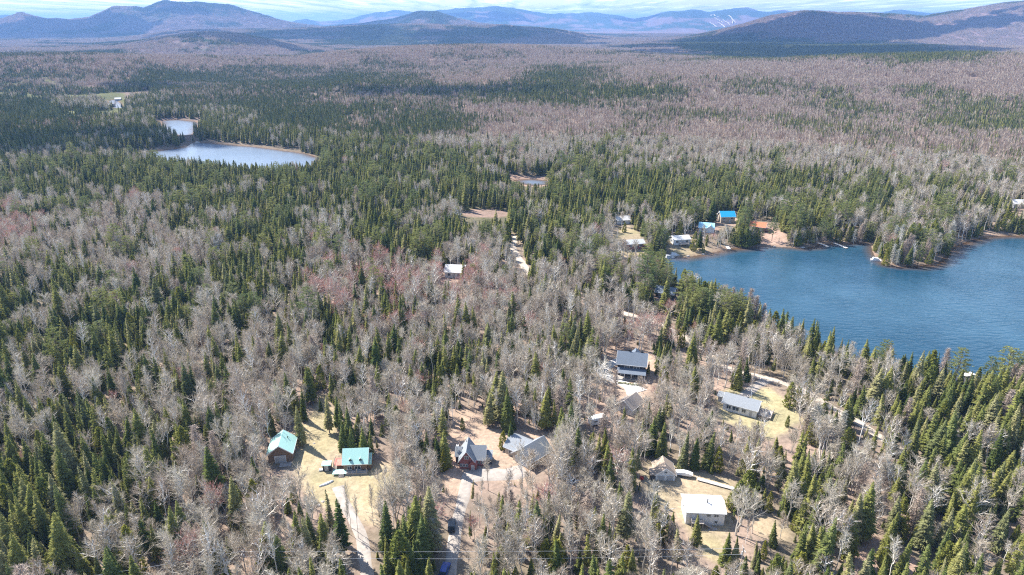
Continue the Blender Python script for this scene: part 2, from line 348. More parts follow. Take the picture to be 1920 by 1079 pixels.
MT['carred'] = gloss('red paint', (.55, .04, .03), .35); MT['rubber'] = gloss('rubber', (.02, .02, .02), .8)

# ground
m, N, L = newmat('ground'); MT['ground'] = m
at = N.new('ShaderNodeAttribute'); at.attribute_name = 'Col'
n1 = noise(N, L, .9, 6, .7); n2 = noise(N, L, .12, 5, .6); n3 = noise(N, L, .02, 5, .65)
f1 = ramp(N, L, n1, [(.25, (.62, .62, .62)), (.75, (1.35, 1.35, 1.35))]); f2 = ramp(N, L, n2, [(.3, (.80, .82, .80)), (.7, (1.18, 1.12, 1.1))])
f3 = ramp(N, L, n3, [(.3, (.86, .88, .9)), (.7, (1.12, 1.1, 1.08))])
c = mixc(N, L, 1., mixc(N, L, 1., mixc(N, L, 1., at.outputs['Color'], f1, 'MULTIPLY'), f2, 'MULTIPLY'), f3, 'MULTIPLY')
d = N.new('ShaderNodeBsdfDiffuse'); L.new(c, d.inputs[0]); bp = N.new('ShaderNodeBump'); bp.inputs['Strength'].default_value = .5; bp.inputs['Distance'].default_value = .3
L.new(n1, bp.inputs['Height']); L.new(bp.outputs[0], d.inputs['Normal'])
o = N.new('ShaderNodeOutputMaterial'); L.new(d.outputs[0], o.inputs[0])
# water
def water_mat(name, dc1, dc2, bstr, rough):
    m, N, L = newmat(name)
    at = N.new('ShaderNodeAttribute'); at.attribute_name = 'shallow'
    wnz = noise(N, L, .016, 5, .65); deep = ramp(N, L, wnz, [(.3, dc1), (.7, dc2)])
    c = ramp(N, L, at.outputs['Fac'], [(0, (.0, .0, .0)), (.55, (.5, .5, .5)), (1, (1, 1, 1))])
    c = mixc(N, L, c, deep, (.11, .065, .035))
    b = N.new('ShaderNodeBsdfPrincipled'); L.new(c, b.inputs['Base Color']); b.inputs['Roughness'].default_value = rough; b.inputs['IOR'].default_value = 1.33
    t = N.new('ShaderNodeTexCoord'); mp = N.new('ShaderNodeMapping'); mp.inputs['Scale'].default_value = (.22, .5, .5); mp.inputs['Rotation'].default_value = (0, 0, R(-20)); L.new(t.outputs['Object'], mp.inputs[0])
    wv = N.new('ShaderNodeTexNoise'); wv.inputs['Scale'].default_value = 1.0; wv.inputs['Detail'].default_value = 3; wv.inputs['Roughness'].default_value = .6; L.new(mp.outputs[0], wv.inputs[0])
    gust = noise(N, L, .03, 3); gs = ramp(N, L, gust, [(.3, (.4 * bstr,) * 3), (.65, (bstr,) * 3)])
    bp = N.new('ShaderNodeBump'); bp.inputs['Distance'].default_value = .5; L.new(gs, bp.inputs['Strength']); L.new(wv.outputs[0], bp.inputs['Height']); L.new(bp.outputs[0], b.inputs['Normal'])
    o = N.new('ShaderNodeOutputMaterial'); L.new(b.outputs[0], o.inputs[0]); return m
MT['water'] = water_mat('lake water', (.004, .036, .068), (.034, .090, .135), 1.0, .12)
MT['pondwater'] = water_mat('pond water', (.12, .16, .21), (.17, .21, .27), .3, .3)  # pale blue base colour stands in for the reflected sky
# cloud
m, N, L = newmat('cloud'); MT['cloud'] = m
d = N.new('ShaderNodeBsdfDiffuse'); tr = N.new('ShaderNodeBsdfTranslucent'); n = noise(N, L, .003, 4)
cc = ramp(N, L, n, [(.3, (.80, .81, .83)), (.7, (.9, .9, .9))]); L.new(cc, d.inputs[0]); L.new(cc, tr.inputs[0])
mx = N.new('ShaderNodeMixShader'); mx.inputs[0].default_value = .35; L.new(d.outputs[0], mx.inputs[1]); L.new(tr.outputs[0], mx.inputs[2]); o = N.new('ShaderNodeOutputMaterial'); L.new(mx.outputs[0], o.inputs[0])

# ------------------------------------------------------------------ mesh helpers
def mesh_np(name, V, F, attrs=None, mats=(), matidx=None, smooth=False):
    """V (n,3); F list of index arrays (k,3) or (k,4)"""
    me = bpy.data.meshes.new(name)
    V = np.asarray(V, np.float32); me.vertices.add(len(V)); me.vertices.foreach_set('co', V.ravel())
    F = [np.asarray(f, np.int32) for f in F if len(f)]
    lt = np.concatenate([np.full(len(f), f.shape[1], np.int32) for f in F]); li = np.concatenate([f.ravel() for f in F])
    me.loops.add(len(li)); me.loops.foreach_set('vertex_index', li)
    me.polygons.add(len(lt)); ls = np.concatenate([[0], np.cumsum(lt)[:-1]]).astype(np.int32)
    me.polygons.foreach_set('loop_start', ls); me.polygons.foreach_set('loop_total', lt)
    for mm in mats: me.materials.append(mm)
    if matidx is not None: me.polygons.foreach_set('material_index', np.asarray(matidx, np.int32))
    me.polygons.foreach_set('use_smooth', np.full(len(lt), smooth))
    for k, (typ, dat) in (attrs or {}).items():
        a = me.attributes.new(k, typ, 'POINT')
        if typ == 'FLOAT': a.data.foreach_set('value', np.asarray(dat, np.float32))
        elif typ == 'INT': a.data.foreach_set('value', np.asarray(dat, np.int32))
        elif typ == 'FLOAT_COLOR': a.data.foreach_set('color', np.asarray(dat, np.float32).ravel())
        else: a.data.foreach_set('vector', np.asarray(dat, np.float32).ravel())
    me.update(); me.validate(); return me
def link(name, me, parent=None, **props):
    ob = bpy.data.objects.new(name, me); COL.objects.link(ob)
    if parent: ob.parent = parent
    for k, v in props.items():
        if v: ob[k] = v
    return ob
class MB:
    def __init__(s): s.v = []; s.f = []
    def add(s, vs, fs, M=None):
        k = len(s.v)
        for p in vs:
            p = Vector(p); s.v.append(tuple(M @ p) if M else tuple(p))
        s.f += [tuple(i + k for i in f) for f in fs]; return s
    def box(s, c, d, rz=0, M=None):
        x, y, z = (q / 2 for q in d); T = Matrix.Translation(c) @ Matrix.Rotation(rz, 4, 'Z')
        if M: T = M @ T
        vs = [(a * x, b * y, e * z) for a in (-1, 1) for b in (-1, 1) for e in (-1, 1)]
        return s.add(vs, [(0,1,3,2),(4,6,7,5),(0,4,5,1),(2,3,7,6),(0,2,6,4),(1,5,7,3)], T)
    def prism(s, prof, x0, x1, M=None):
        """profile in (y,z), extruded along x"""
        n = len(prof); vs = [(x0, a, b) for a, b in prof] + [(x1, a, b) for a, b in prof]
        fs = [(i, (i + 1) % n, n + (i + 1) % n, n + i) for i in range(n)] + [tuple(range(n))[::-1], tuple(range(n, 2 * n))]
        return s.add(vs, fs, M)
    def prismy(s, prof, y0, y1, M=None):
        n = len(prof); vs = [(a, y0, b) for a, b in prof] + [(a, y1, b) for a, b in prof]
        fs = [(i, n + i, n + (i + 1) % n, (i + 1) % n) for i in range(n)] + [tuple(range(n)), tuple(range(n, 2 * n))[::-1]]
        return s.add(vs, fs, M)
    def tube(s, p0, p1, r0, r1, n=6, cap=True):
        p0, p1 = Vector(p0), Vector(p1); d = (p1 - p0)
        q = d.to_track_quat('Z', 'Y').to_matrix(); vs = []
        for p, r in ((p0, r0), (p1, r1)):
            for i in range(n):
                a = 2 * math.pi * i / n; vs.append(p + q @ Vector((r * math.cos(a), r * math.sin(a), 0)))
        fs = [(i, (i + 1) % n, n + (i + 1) % n, n + i) for i in range(n)]
        if cap: fs += [tuple(range(n))[::-1], tuple(range(n, 2 * n))]
        return s.add(vs, fs)
    def build(s, name, mat, parent=None, smooth=False, **props):
        me = bpy.data.meshes.new(name); me.from_pydata(s.v, [], s.f); me.materials.append(MT[mat]); me.update()
        if smooth: me.polygons.foreach_set('use_smooth', [True] * len(me.polygons))
        return link(name, me, parent, **props)
def empty(name, loc, rz, label, cat, group=None):
    e = link(name, None, None, label=label, category=cat, group=group); e.location = loc; e.rotation_euler = (0, 0, rz); e.empty_display_size = .5; return e

# ------------------------------------------------------------------ ground sheet
def ground_color(x, y, px, py, d):
    n = len(x); C = np.zeros((n, 4)); C[:, 3] = 1
    rnd = fbm(x, y, 9, 3, 40); big = fbm(x, y, 55, 3, 44)
    lit = np.array([.34, .255, .205]); lit2 = np.array([.215, .175, .14]); grn = np.array([.10, .11, .05])
    c = lit * (rnd)[:, None] + lit2 * (1 - rnd)[:, None]
    cm = cmap(px, py)
    k = np.clip((cm - .35) * 1.1, 0, .75)[:, None]; c = c * (1 - k) + (grn * (.7 + .6 * rnd[:, None])) * k
    w0 = (np.clip((d - 450) / 500, 0, 1) * .85)[:, None]; c = c * (1 - w0) + np.array([.20, .155, .13]) * (.8 + .4 * rnd[:, None]) * w0  # ground darkened with distance, painting in the shade between crowns
    # distant hills: wooded slopes, conifer stands against bare hardwoods
    far = np.clip((d - 1500) / 1500, 0, 1)[:, None]
    cf = np.where(py > 62, cm, 0.0)
    hn = fbm(x, y, 900, 5, 90); hn2 = fbm(x, y, 200, 4, 95)
    up = np.clip((rawz - 170) / 160, 0, 1)
    prob = np.clip(np.where(py > 62, cf, .36) + (hn - .5) * 1.5 + (hn2 - .5) * .9 + .55 * up, 0, 1)
    prob = np.clip((prob - .42) / .16, 0, 1)[:, None]
    hard = np.array([.215, .155, .15]) * (.86 + .3 * hn2[:, None]); soft = np.array([.045, .070, .040]) * (.8 + .5 * hn2[:, None])
    c = c * (1 - far) + (hard * (1 - prob) + soft * prob) * far
    pal = {'lawn': (.36, .295, .20), 'earth': (.38, .285, .215), 'grass': (.36, .32, .19), 'litter': (.36, .255, .20), 'marsh': (.33, .235, .185), 'bog': (.13, .135, .07)}
    for (poly, kind) in CLEARW:
        sel = (x > poly[:, 0].min() - 8) & (x < poly[:, 0].max() + 8) & (y > poly[:, 1].min() - 8) & (y < poly[:, 1].max() + 8)
        if not sel.any(): continue
        pts = [tuple(p) for p in poly]; xs, ys = x[sel], y[sel]
        sd = segdist(xs, ys, pts); sd = np.where(pin(xs, ys, pts), sd, -sd) + (rnd[sel] - .5) * 5
        w = np.clip(sd / 2.5 + .5, 0, 1)[:, None]; q = np.array(pal[kind]) * (.78 + .45 * big[sel][:, None])
        if kind in ('lawn',):
            g = np.clip((fbm(xs, ys, 12, 3, 61) - .5) * 3, 0, .6)[:, None]; q = q * (1 - g) + np.array([.33, .29, .16]) * g
        c[sel] = c[sel] * (1 - w) + q * w
    sd = water_sd(x, y); w = (np.clip(1 - np.abs(sd - 1) / 3.2, 0, 1) * .8)[:, None]
    c = c * (1 - w) + np.array([.21, .15, .11]) * w
    w = np.clip(-sd / 2, 0, 1)[:, None]; c = c * (1 - w) + np.array([.10, .06, .035]) * w
    C[:, :3] = np.clip(c, .01, .9); return C
rr = [28.]
while rr[-1] < 34000:
    r = rr[-1]; rr.append(r * (1.0062 if r < 650 else 1.0085 if r < 3000 else 1.012))
rr = np.array(rr); aa = np.radians(np.arange(-56, 56.01, .12))
A, RR = np.meshgrid(aa, rr); gx = (RR * np.sin(A)).ravel(); gy = (RR * np.cos(A)).ravel()
gz = height(gx, gy); rawz = gz
gpx, gpy, _ = proj(gx, gy, gz); gd = np.hypot(gx, gy)
GC = ground_color(gx, gy, gpx, gpy, gd)
nr, na = A.shape; I = np.arange(nr * na).reshape(nr, na)
F = np.stack([I[:-1, :-1].ravel(), I[:-1, 1:].ravel(), I[1:, 1:].ravel(), I[1:, :-1].ravel()], 1)[:, ::-1]
me = mesh_np('ground', np.stack([gx, gy, gz], 1), [F], {'Col': ('FLOAT_COLOR', GC)}, [MT['ground']], smooth=True)
link('ground', me, kind='structure')
# water sheets
def water_sheet(name, q, step):
    a = np.array(q); xs = np.arange(a[:, 0].min() - 2 * step, a[:, 0].max() + 2 * step, step); ys = np.arange(a[:, 1].min() - 2 * step, a[:, 1].max() + 2 * step, step)
    X, Y = np.meshgrid(xs, ys); x, y = X.ravel(), Y.ravel(); sd = segdist(x, y, q); ins = pin(x, y, q); sd = np.where(ins, -sd, sd)
    J = np.arange(len(x)).reshape(X.shape); Fq = np.stack([J[:-1, :-1].ravel(), J[:-1, 1:].ravel(), J[1:, 1:].ravel(), J[1:, :-1].ravel()], 1)
    Fq = Fq[(sd[Fq] < step * 1.2).any(1)]
    used, inv = np.unique(Fq, return_inverse=True); Fq = inv.reshape(Fq.shape)
    sh = np.clip(1 + (sd + (fbm(x, y, 25, 3, 8) - .5) * 7) / 8, 0, 1)[used]
    me = mesh_np(name, np.stack([x[used], y[used], np.zeros(len(used))], 1), [Fq], {'shallow': ('FLOAT', sh)}, [MT['water' if name == 'lake' else 'pondwater']], smooth=True)
    return link(name, me, kind='structure')
for nm, q, st in zip(('lake', 'pond', 'pond', 'pond', 'pond'), WATERS, (2.5, 4, 4, 3, 6)): water_sheet(nm, q, st)

# roads
def ribbon(name, pts, w, mat):
    P = []
    for i in range(len(pts) - 1):
        p0 = np.array(pts[max(i - 1, 0)]); p1 = np.array(pts[i]); p2 = np.array(pts[i + 1]); p3 = np.array(pts[min(i + 2, len(pts) - 1)])
        n = max(2, int(np.hypot(*(p2 - p1)) / 1.2))
        for k in range(n):
            t = k / n; P.append(.5 * ((2 * p1) + (-p0 + p2) * t + (2 * p0 - 5 * p1 + 4 * p2 - p3) * t * t + (-p0 + 3 * p1 - 3 * p2 + p3) * t ** 3))
    P.append(np.array(pts[-1])); P = np.array(P); T = np.gradient(P, axis=0); T /= np.linalg.norm(T, axis=1)[:, None] + 1e-9; Nn = np.stack([-T[:, 1], T[:, 0]], 1)
    m_ = 7; u = np.linspace(-1, 1, m_); s = np.arange(len(P)) * 1.2
    edge = (vnoise(s / 3, s * 0 + len(pts), 3) - .5) * .5; wd = w / 2 * (1 + edge * .5)
    X = P[:, None, :] + Nn[:, None, :] * (u[None, :, None] * wd[:, None, None]); x = X[..., 0].ravel(); y = X[..., 1].ravel()
    z = height(x, y) + .13; z = z.reshape(len(P), m_); z[:, 0] -= .3; z[:, -1] -= .3; z = z.ravel()
    J = np.arange(len(x)).reshape(len(P), m_); Fq = np.stack([J[:-1, :-1].ravel(), J[:-1, 1:].ravel(), J[1:, 1:].ravel(), J[1:, :-1].ravel()], 1)[:, ::-1]
    return link(name, mesh_np(name, np.stack([x, y, z], 1), [Fq], None, [MT[mat]], smooth=True), kind='structure')
for n_, pts, w, mt in ROADW: ribbon(n_, pts, w, mt)

# ------------------------------------------------------------------ trees
class TM:
    def __init__(s): s.v = []; s.t = []; s.f = []
    def tri(s, a, b, c, t): k = len(s.v); s.v += [a, b, c]; s.t += [t] * 3; s.f.append((k, k + 1, k + 2))
    def tube(s, p0, p1, r0, r1, t, n=4):
        d = p1 - p0; L = np.linalg.norm(d) + 1e-9; d = d / L; u = np.cross(d, (0.3, .1, 1.) if abs(d[2]) < .9 else (1., 0, 0)); u /= np.linalg.norm(u); w = np.cross(d, u)
        k = len(s.v)
        for p, r in ((p0, r0), (p1, r1)):
            for i in range(n):
                a = 2 * math.pi * i / n; s.v.append(p + (u * math.cos(a) + w * math.sin(a)) * r); s.t.append(t)
        for i in range(n):
            j = (i + 1) % n; s.f += [(k + i, k + j, k + n + j), (k + i, k + n + j, k + n + i)]
    def mesh(s, name, mats, extra=None):
        V = np.array(s.v); T = np.array(s.t); Fc = np.array(s.f); mi = np.zeros(len(Fc), int)
        if extra is not None:
            Fc = np.vstack([Fc, np.array(extra.f) + len(V)]); V = np.vstack([V, np.array(extra.v)]); T = np.concatenate([T, extra.t]); mi = np.concatenate([mi, np.ones(len(extra.f), int)])
        return mesh_np(name, V, [Fc], {'tone': ('FLOAT', T), 'tree': ('FLOAT', np.zeros(len(V)))}, mats, mi)
def spruce(seed, h, rad, gap=.36, full=.85, skirt=.07, nb=9, top=.85):
    g = np.random.default_rng(seed); wood, cr = TM(), TM()
    lean = g.normal(0, .012, 2)
    ax = lambda z: np.array([lean[0] * z, lean[1] * z, z])
    wood.tube(ax(0), ax(h * .5), .16, .10, .5, 5); wood.tube(ax(h * .5), ax(h * .99), .10, .015, .5, 4)
    z = skirt * h; lump = g.uniform(.75, 1.15, 9)
    while z < h * .985:
        t = (z / h - skirt) / (1 - skirt)
        base = rad * (1 - t) ** top * (.72 + .28 * min(1, t / .12 + .35))
        off = g.uniform(0, 6.28); k = max(4, int(nb * (1 - t * .45)))
        for i in range(k):
            if g.random() > full: continue
            a = off + 6.283 * i / k + g.normal(0, .16); sec = lump[int((a % 6.283) / 6.284 * 9)]
            r = base * sec * g.uniform(.72, 1.16) + .10; dr = np.array([math.cos(a), math.sin(a), 0]); sd = np.array([-dr[1], dr[0], 0])
            zz = z + g.normal(0, .09); o = ax(zz); droop = r * g.uniform(.16, .42) - .15 * t
            tip = o + dr * r + np.array([0, 0, -droop]); mid = o + dr * r * .55 + np.array([0, 0, -droop * .38 + .07 * r]); wd = (.19 * r + .16) * g.uniform(.8, 1.25)
            tn = float(np.clip(g.normal(.5, .2), 0, 1)); dn = np.array([0, 0, -.13 - .10 * r])
            cr.tri(o, mid + sd * wd + dn, mid, tn); cr.tri(o, mid, mid - sd * wd + dn, tn); cr.tri(mid, mid + sd * wd + dn, tip, tn + .08); cr.tri(mid, tip, mid - sd * wd + dn, tn - .05)
            if r > .7:
                for sgn in (-1, 1):
                    q = mid + dr * .12 * r; e = q + sd * sgn * (wd * 1.25) + dr * r * g.uniform(.2, .42) + np.array([0, 0, -.25 * r]); cr.tri(q, q - dr * .25 * r + np.array([0, 0, -.1]), e, tn)
        z += gap * (1 - .45 * t) * g.uniform(.8, 1.2)
    for i in range(4):
        a = g.uniform(0, 6.28); cr.tri(ax(h * 1.0 + .25), ax(h * .955) + np.array([math.cos(a), math.sin(a), 0]) * .13, ax(h * .955) + np.array([math.cos(a + 2), math.sin(a + 2), 0]) * .13, .6)
    return wood, cr
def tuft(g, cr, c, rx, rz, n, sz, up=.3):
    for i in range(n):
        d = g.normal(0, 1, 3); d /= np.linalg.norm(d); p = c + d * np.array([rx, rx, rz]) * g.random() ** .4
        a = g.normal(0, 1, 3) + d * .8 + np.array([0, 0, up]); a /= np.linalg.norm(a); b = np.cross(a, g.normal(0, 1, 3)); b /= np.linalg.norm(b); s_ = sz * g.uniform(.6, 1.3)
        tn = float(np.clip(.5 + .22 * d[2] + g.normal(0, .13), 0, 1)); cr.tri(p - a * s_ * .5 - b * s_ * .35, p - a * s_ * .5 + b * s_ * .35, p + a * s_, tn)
def pine(seed, h, rad):
    """white pine: long bare stem, plates of foliage on level limbs, rounded broken top"""
    g = np.random.default_rng(seed); wood, cr = TM(), TM(); bend = g.normal(0, .02, 2); ax = lambda z: np.array([bend[0] * z, bend[1] * z, z])
    wood.tube(ax(0), ax(h * .5), .26, .18, .4, 6); wood.tube(ax(h * .5), ax(h * .97), .18, .03, .4, 5)
    z = h * g.uniform(.16, .3)
    while z < h * .98:
        t = z / h; pr = math.sin(min(1, (t - .05) / .95) ** .9 * math.pi) ** .65 if t < .9 else .45
        k = int(g.integers(4, 7)); off = g.uniform(0, 6.28)
        for i in range(k):
            a = off + 6.283 * i / k + g.normal(0, .3); L = rad * pr * g.uniform(.55, 1.15) + .3; up = .12 + .5 * max(0, t - .6)
            o = ax(z); e = o + np.array([math.cos(a) * L, math.sin(a) * L, L * up]); wood.tube(o, e, .05, .02, .4, 3)
            m = max(2, int(L / .75))
            for q in range(m):
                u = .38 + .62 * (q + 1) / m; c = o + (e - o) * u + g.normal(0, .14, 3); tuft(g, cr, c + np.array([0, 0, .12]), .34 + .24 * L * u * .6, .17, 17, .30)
        z += g.uniform(.65, 1.05) * (h / 15)
    tuft(g, cr, ax(h), .5, .6, 30, .3); return wood, cr
def cedar(seed, h, rad):
    g = np.random.default_rng(seed); wood, cr = TM(), TM(); wood.tube(np.zeros(3), np.array([0, 0, h * .9]), .16, .03, .4, 5)
    lum = g.uniform(.75, 1.2, (7, 6))
    for i in range(int(300 * h / 8)):
        t = g.random() ** 1.25 * .97 + .03; a = g.uniform(0, 6.283); r = rad * (1 - t) ** .62 * min(1, t * 5 + .35) * lum[int(a / 6.284 * 7), int(t * 5.99)] * g.uniform(.72, 1.05)
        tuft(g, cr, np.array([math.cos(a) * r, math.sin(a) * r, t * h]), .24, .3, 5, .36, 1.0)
    return wood, cr
def branch(g, wood, cr, p, d, L, r, lvl, tw, up, nsub):
    """a bending limb that carries smaller limbs and, at the end, fine twigs"""
    segs = 3 if lvl > 0 else 2; pts = [p]; dd = d.copy()
    for i in range(segs):
        dd = dd + g.normal(0, .13, 3) + np.array([0, 0, up]); dd /= np.linalg.norm(dd); pts.append(pts[-1] + dd * L / segs)
    for i in range(segs): wood.tube(pts[i], pts[i + 1], r * (1 - i / segs * .75), r * (1 - (i + 1) / segs * .75), float(np.clip(g.normal(.5, .12), 0, 1)), 3)
    if lvl == 0:
        for i in range(tw):
            u = g.uniform(.15, 1) * segs; k = min(int(u), segs - 1); q = pts[k] + (pts[k + 1] - pts[k]) * (u - k)
            e = dd * 1.0 + g.normal(0, .5, 3) + np.array([0, 0, .45]); e = e / np.linalg.norm(e) * g.uniform(.6, 1.4) * min(1.1, L * .8); s_ = np.cross(e, g.normal(0, 1, 3)); s_ = s_ / np.linalg.norm(s_) * .021
            tn = float(np.clip(g.normal(.5, .2), 0, 1)); cr.tri(q - s_, q + s_, q + e, tn)
            for j in range(2):
                q2 = q + e * g.uniform(.25, .8); e2 = e * .5 + g.normal(0, .32, 3); s2 = s_ * .8; cr.tri(q2 - s2, q2 + s2, q2 + e2 * .8, tn)
        return
    for i in range(nsub):
        u = (.25 + .75 * (i + g.random()) / nsub) * segs; k = min(int(u), segs - 1); q = pts[k] + (pts[k + 1] - pts[k]) * (u - k); ax_ = pts[k + 1] - pts[k]; ax_ /= np.linalg.norm(ax_)
        e = g.normal(0, 1, 3); e -= ax_ * (e @ ax_); e /= np.linalg.norm(e); nd = ax_ * .75 + e * g.uniform(.55, .95); nd /= np.linalg.norm(nd)
        branch(g, wood, cr, q, nd, L * g.uniform(.42, .62), r * .5, lvl - 1, tw, up, max(3, nsub - 1))
def bare(seed, h, spread, kind='round'):
    g = np.random.default_rng(seed); wood, cr = TM(), TM(); stems = 1 if kind != 'clump' else 3
    for s_ in range(stems):
        a0 = g.uniform(0, 6.28); ln = (.04 if stems == 1 else .17); lean = np.array([math.cos(a0) * ln, math.sin(a0) * ln]); hh = h * g.uniform(.85, 1)
        fork = {'round': .42, 'tall': .45, 'clump': .45}[kind]; pts = [np.zeros(3)]; n = 5
        for i in range(1, n + 1):
            z = hh * .93 * i / n; pts.append(np.array([lean[0] * z, lean[1] * z, z]) + np.append(g.normal(0, .13, 2), 0))
        for i in range(n): wood.tube(pts[i], pts[i + 1], .15 * (1 - i / n * .8), .15 * (1 - (i + 1) / n * .8), .6, 5)
        nl = {'round': 15, 'tall': 14, 'clump': 8}[kind]
        for i in range(nl):
            t = fork + (.97 - fork) * (i + .5 * g.random()) / nl; z = t * n * 1.0; k = min(int(z), n - 1); p = pts[k] + (pts[k + 1] - pts[k]) * (z - k)
            a = 2.4 * i + g.normal(0, .4); el = R(g.uniform(*((28, 50) if kind == 'round' else (46, 66))) + 22 * (t - fork)); L = spread * (1.12 - .62 * ((t - fork) / (1 - fork)) ** 1.5) * g.uniform(.8, 1.15)
            d = np.array([math.cos(a) * math.cos(el), math.sin(a) * math.cos(el), math.sin(el)]); branch(g, wood, cr, p, d, L, .10, 1, 7, .15, 5)
    return wood, cr
def larch(seed, h, rad):
    g = np.random.default_rng(seed); wood, cr = TM(), TM(); wood.tube(np.zeros(3), np.array([0, 0, h]), .16, .02, .5, 5); z = h * .12
    while z < h * .98:
        t = z / h
        for i in range(6):
            a = g.uniform(0, 6.283); r = rad * (1 - t) ** .8 * g.uniform(.6, 1.1) + .15; d = np.array([math.cos(a), math.sin(a), g.uniform(-.05, .25)]); o = np.array([0, 0, z]); e = o + d * r; wood.tube(o, e, .03, .01, .5, 3)
            for j in range(int(5 + r * 6)):
                q = o + (e - o) * g.uniform(.15, 1); v = g.normal(0, .28, 3) + d * .2; s_ = np.cross(v, g.normal(0, 1, 3)); s_ = s_ / (np.linalg.norm(s_) + 1e-9) * .045; cr.tri(q - s_, q + s_, q + v * 1.3, float(np.clip(g.normal(.5, .2), 0, 1)))
        z += .3
    return wood, cr
LIB = {}
def reg(key, gen, wm_, cm_, h):
    w, c = gen
    LIB.setdefault(key, []).append(dict(trunk=w.mesh('trunk', [MT[wm_]]), crown=c.mesh('crown', [MT[cm_]]), whole=w.mesh('tree', [MT[wm_], MT[cm_]], c), h=h))
for i, (h, r_, gap, full, sk, nb, tp) in enumerate([(12.5,1.95,.36,.9,.05,10,.88),(14.5,2.3,.40,.88,.08,10,.85),(10.5,1.75,.34,.9,.04,9,.9),(13.5,1.5,.38,.8,.16,8,.75),(15.5,2.5,.44,.8,.14,10,.8),(8.5,1.55,.32,.92,.03,9,.95),(14,1.9,.42,.68,.25,8,.7)]):
    reg('spruce', spruce(10 + i, h, r_, gap, full, sk, nb, tp), 'bark', 'spruce', h)
for i, (h, r_) in enumerate([(16, 3.6), (14.5, 3.2), (18, 4.0)]): reg('pine', pine(40 + i, h, r_), 'bark', 'pine', h)
for i, (h, r_) in enumerate([(9, 1.9), (11, 2.2)]): reg('cedar', cedar(50 + i, h, r_), 'bark', 'cedar', h)
for i, (h, s_, k) in enumerate([(12, 2.8, 'round'), (13, 3.1, 'round'), (10.5, 2.5, 'round'), (14, 2.2, 'tall'), (12.5, 2.4, 'clump'), (9.5, 2.2, 'tall')]): reg('bare', bare(60 + i, h, s_, k), 'wood', 'twig', h)
for i, (h, s_, k) in enumerate([(14, 2.2, 'tall'), (13, 2.4, 'clump'), (14.5, 2.6, 'tall')]): reg('birch', bare(80 + i, h, s_, k), 'birch', 'twig', h)
for i, (h, s_) in enumerate([(11, 3.2), (12.5, 3.4)]): reg('redbud', bare(90 + i, h, s_, 'round'), 'wood', 'budtwig', h)
for i, (h, r_) in enumerate([(14, 2.6), (12, 2.2)]): reg('larch', larch(95 + i, h, r_), 'bark', 'larch', h)
reg('dead', larch(99, 11, 1.5), 'wood', 'deadc', 11)

# --- simpler trees grown together in patches, for the woods beyond 700 m
def lod_conifer(g, V, Fc, T, TR, x, y, h, r, tiers, pts_):
    tr = g.random(); z0 = 0.06 * h
    for k in range(tiers):
        t0 = k / tiers; za = z0 + (h - z0) * t0; zb = min(h, za + (h - z0) * (1.9 / tiers)); ra = r * (1 - t0) ** .85; n = pts_; b = len(V); ph = g.uniform(0, 6.28)
        V.append((x, y, zb)); tn = float(np.clip(g.normal(.5, .15), 0, 1)); T.append(tn); TR.append(tr)
        for i in range(n):
            a = ph + 6.283 * i / n; q = ra * (1.1 if i % 2 else .62) * g.uniform(.85, 1.15); V.append((x + q * math.cos(a), y + q * math.sin(a), za - .05 * h * (i % 2))); T.append(tn); TR.append(tr)
        for i in range(n): Fc.append((b, b + 1 + i, b + 1 + (i + 1) % n))
def lod_bare(g, V, Fc, T, TR, x, y, h, r, n, w):
    tr = g.random(); b = len(V); V += [(x - w * .35, y, 0), (x + w * .35, y, 0), (x, y, h * .9)]; T += [.6] * 3; TR += [tr] * 3; Fc.append((b, b + 1, b + 2))
    for i in range(n):
        a = g.uniform(0, 6.283); t = g.uniform(.3, .95); L = r * math.sin(min(1., (1.15 - t) * 1.6) * 1.57) * g.uniform(.6, 1.05); z0 = h * (t * .75); z1 = h * min(1, t * .75 + .28 * g.uniform(.5, 1.1))
        tn = float(np.clip(g.normal(.5, .22), 0, 1)); s_ = w * g.uniform(.5, 1.1); b = len(V); q = a + g.uniform(-.5, .5)
        mx_, my_ = x + L * .35 * math.cos(a), y + L * .35 * math.sin(a)
        V += [(mx_ - s_ * math.sin(q), my_ + s_ * math.cos(q), z0), (mx_ + s_ * math.sin(q), my_ - s_ * math.cos(q), z0), (x + L * math.cos(a), y + L * math.sin(a), z1)]; T += [tn] * 3; TR += [tr] * 3; Fc.append((b, b + 1, b + 2))
def patch(kind, seed, size, count, frac, fine):
    g = np.random.default_rng(seed); V, Fc, T, TR = [], [], [], []; side = int(round(math.sqrt(count))); st = size / side
    fld = lambda x, y: fbm(np.array([x + seed * 131.]), np.array([y + seed * 57.]), size * .45, 2, 9)[0]
    cells = [((i + g.uniform(.05, .95)) * st - size / 2, (j + g.uniform(.05, .95)) * st - size / 2) for i in range(side) for j in range(side)]
    cells.sort(key=lambda c: fld(*c)); keep = cells[:int(len(cells) * frac)] if kind == 'c' else cells[::-1][:int(len(cells) * frac)]
    for x, y in keep:
        if kind == 'c': lod_conifer(g, V, Fc, T, TR, x, y, g.uniform(6.5, 13.5), g.uniform(1.0, 1.8), 4 if fine else 2, 8 if fine else 6)
        else: lod_bare(g, V, Fc, T, TR, x, y, g.uniform(7.5, 12), g.uniform(2.1, 3.2), 42 if fine else 14, .16 if fine else .6)
    return mesh_np('woods', V, [np.array(Fc)], {'tone': ('FLOAT', T), 'tree': ('FLOAT', TR)}, [MT['spruce' if kind == 'c' else 'fartwig']])
FR = [.12, .3, .55, .8, 1.0]
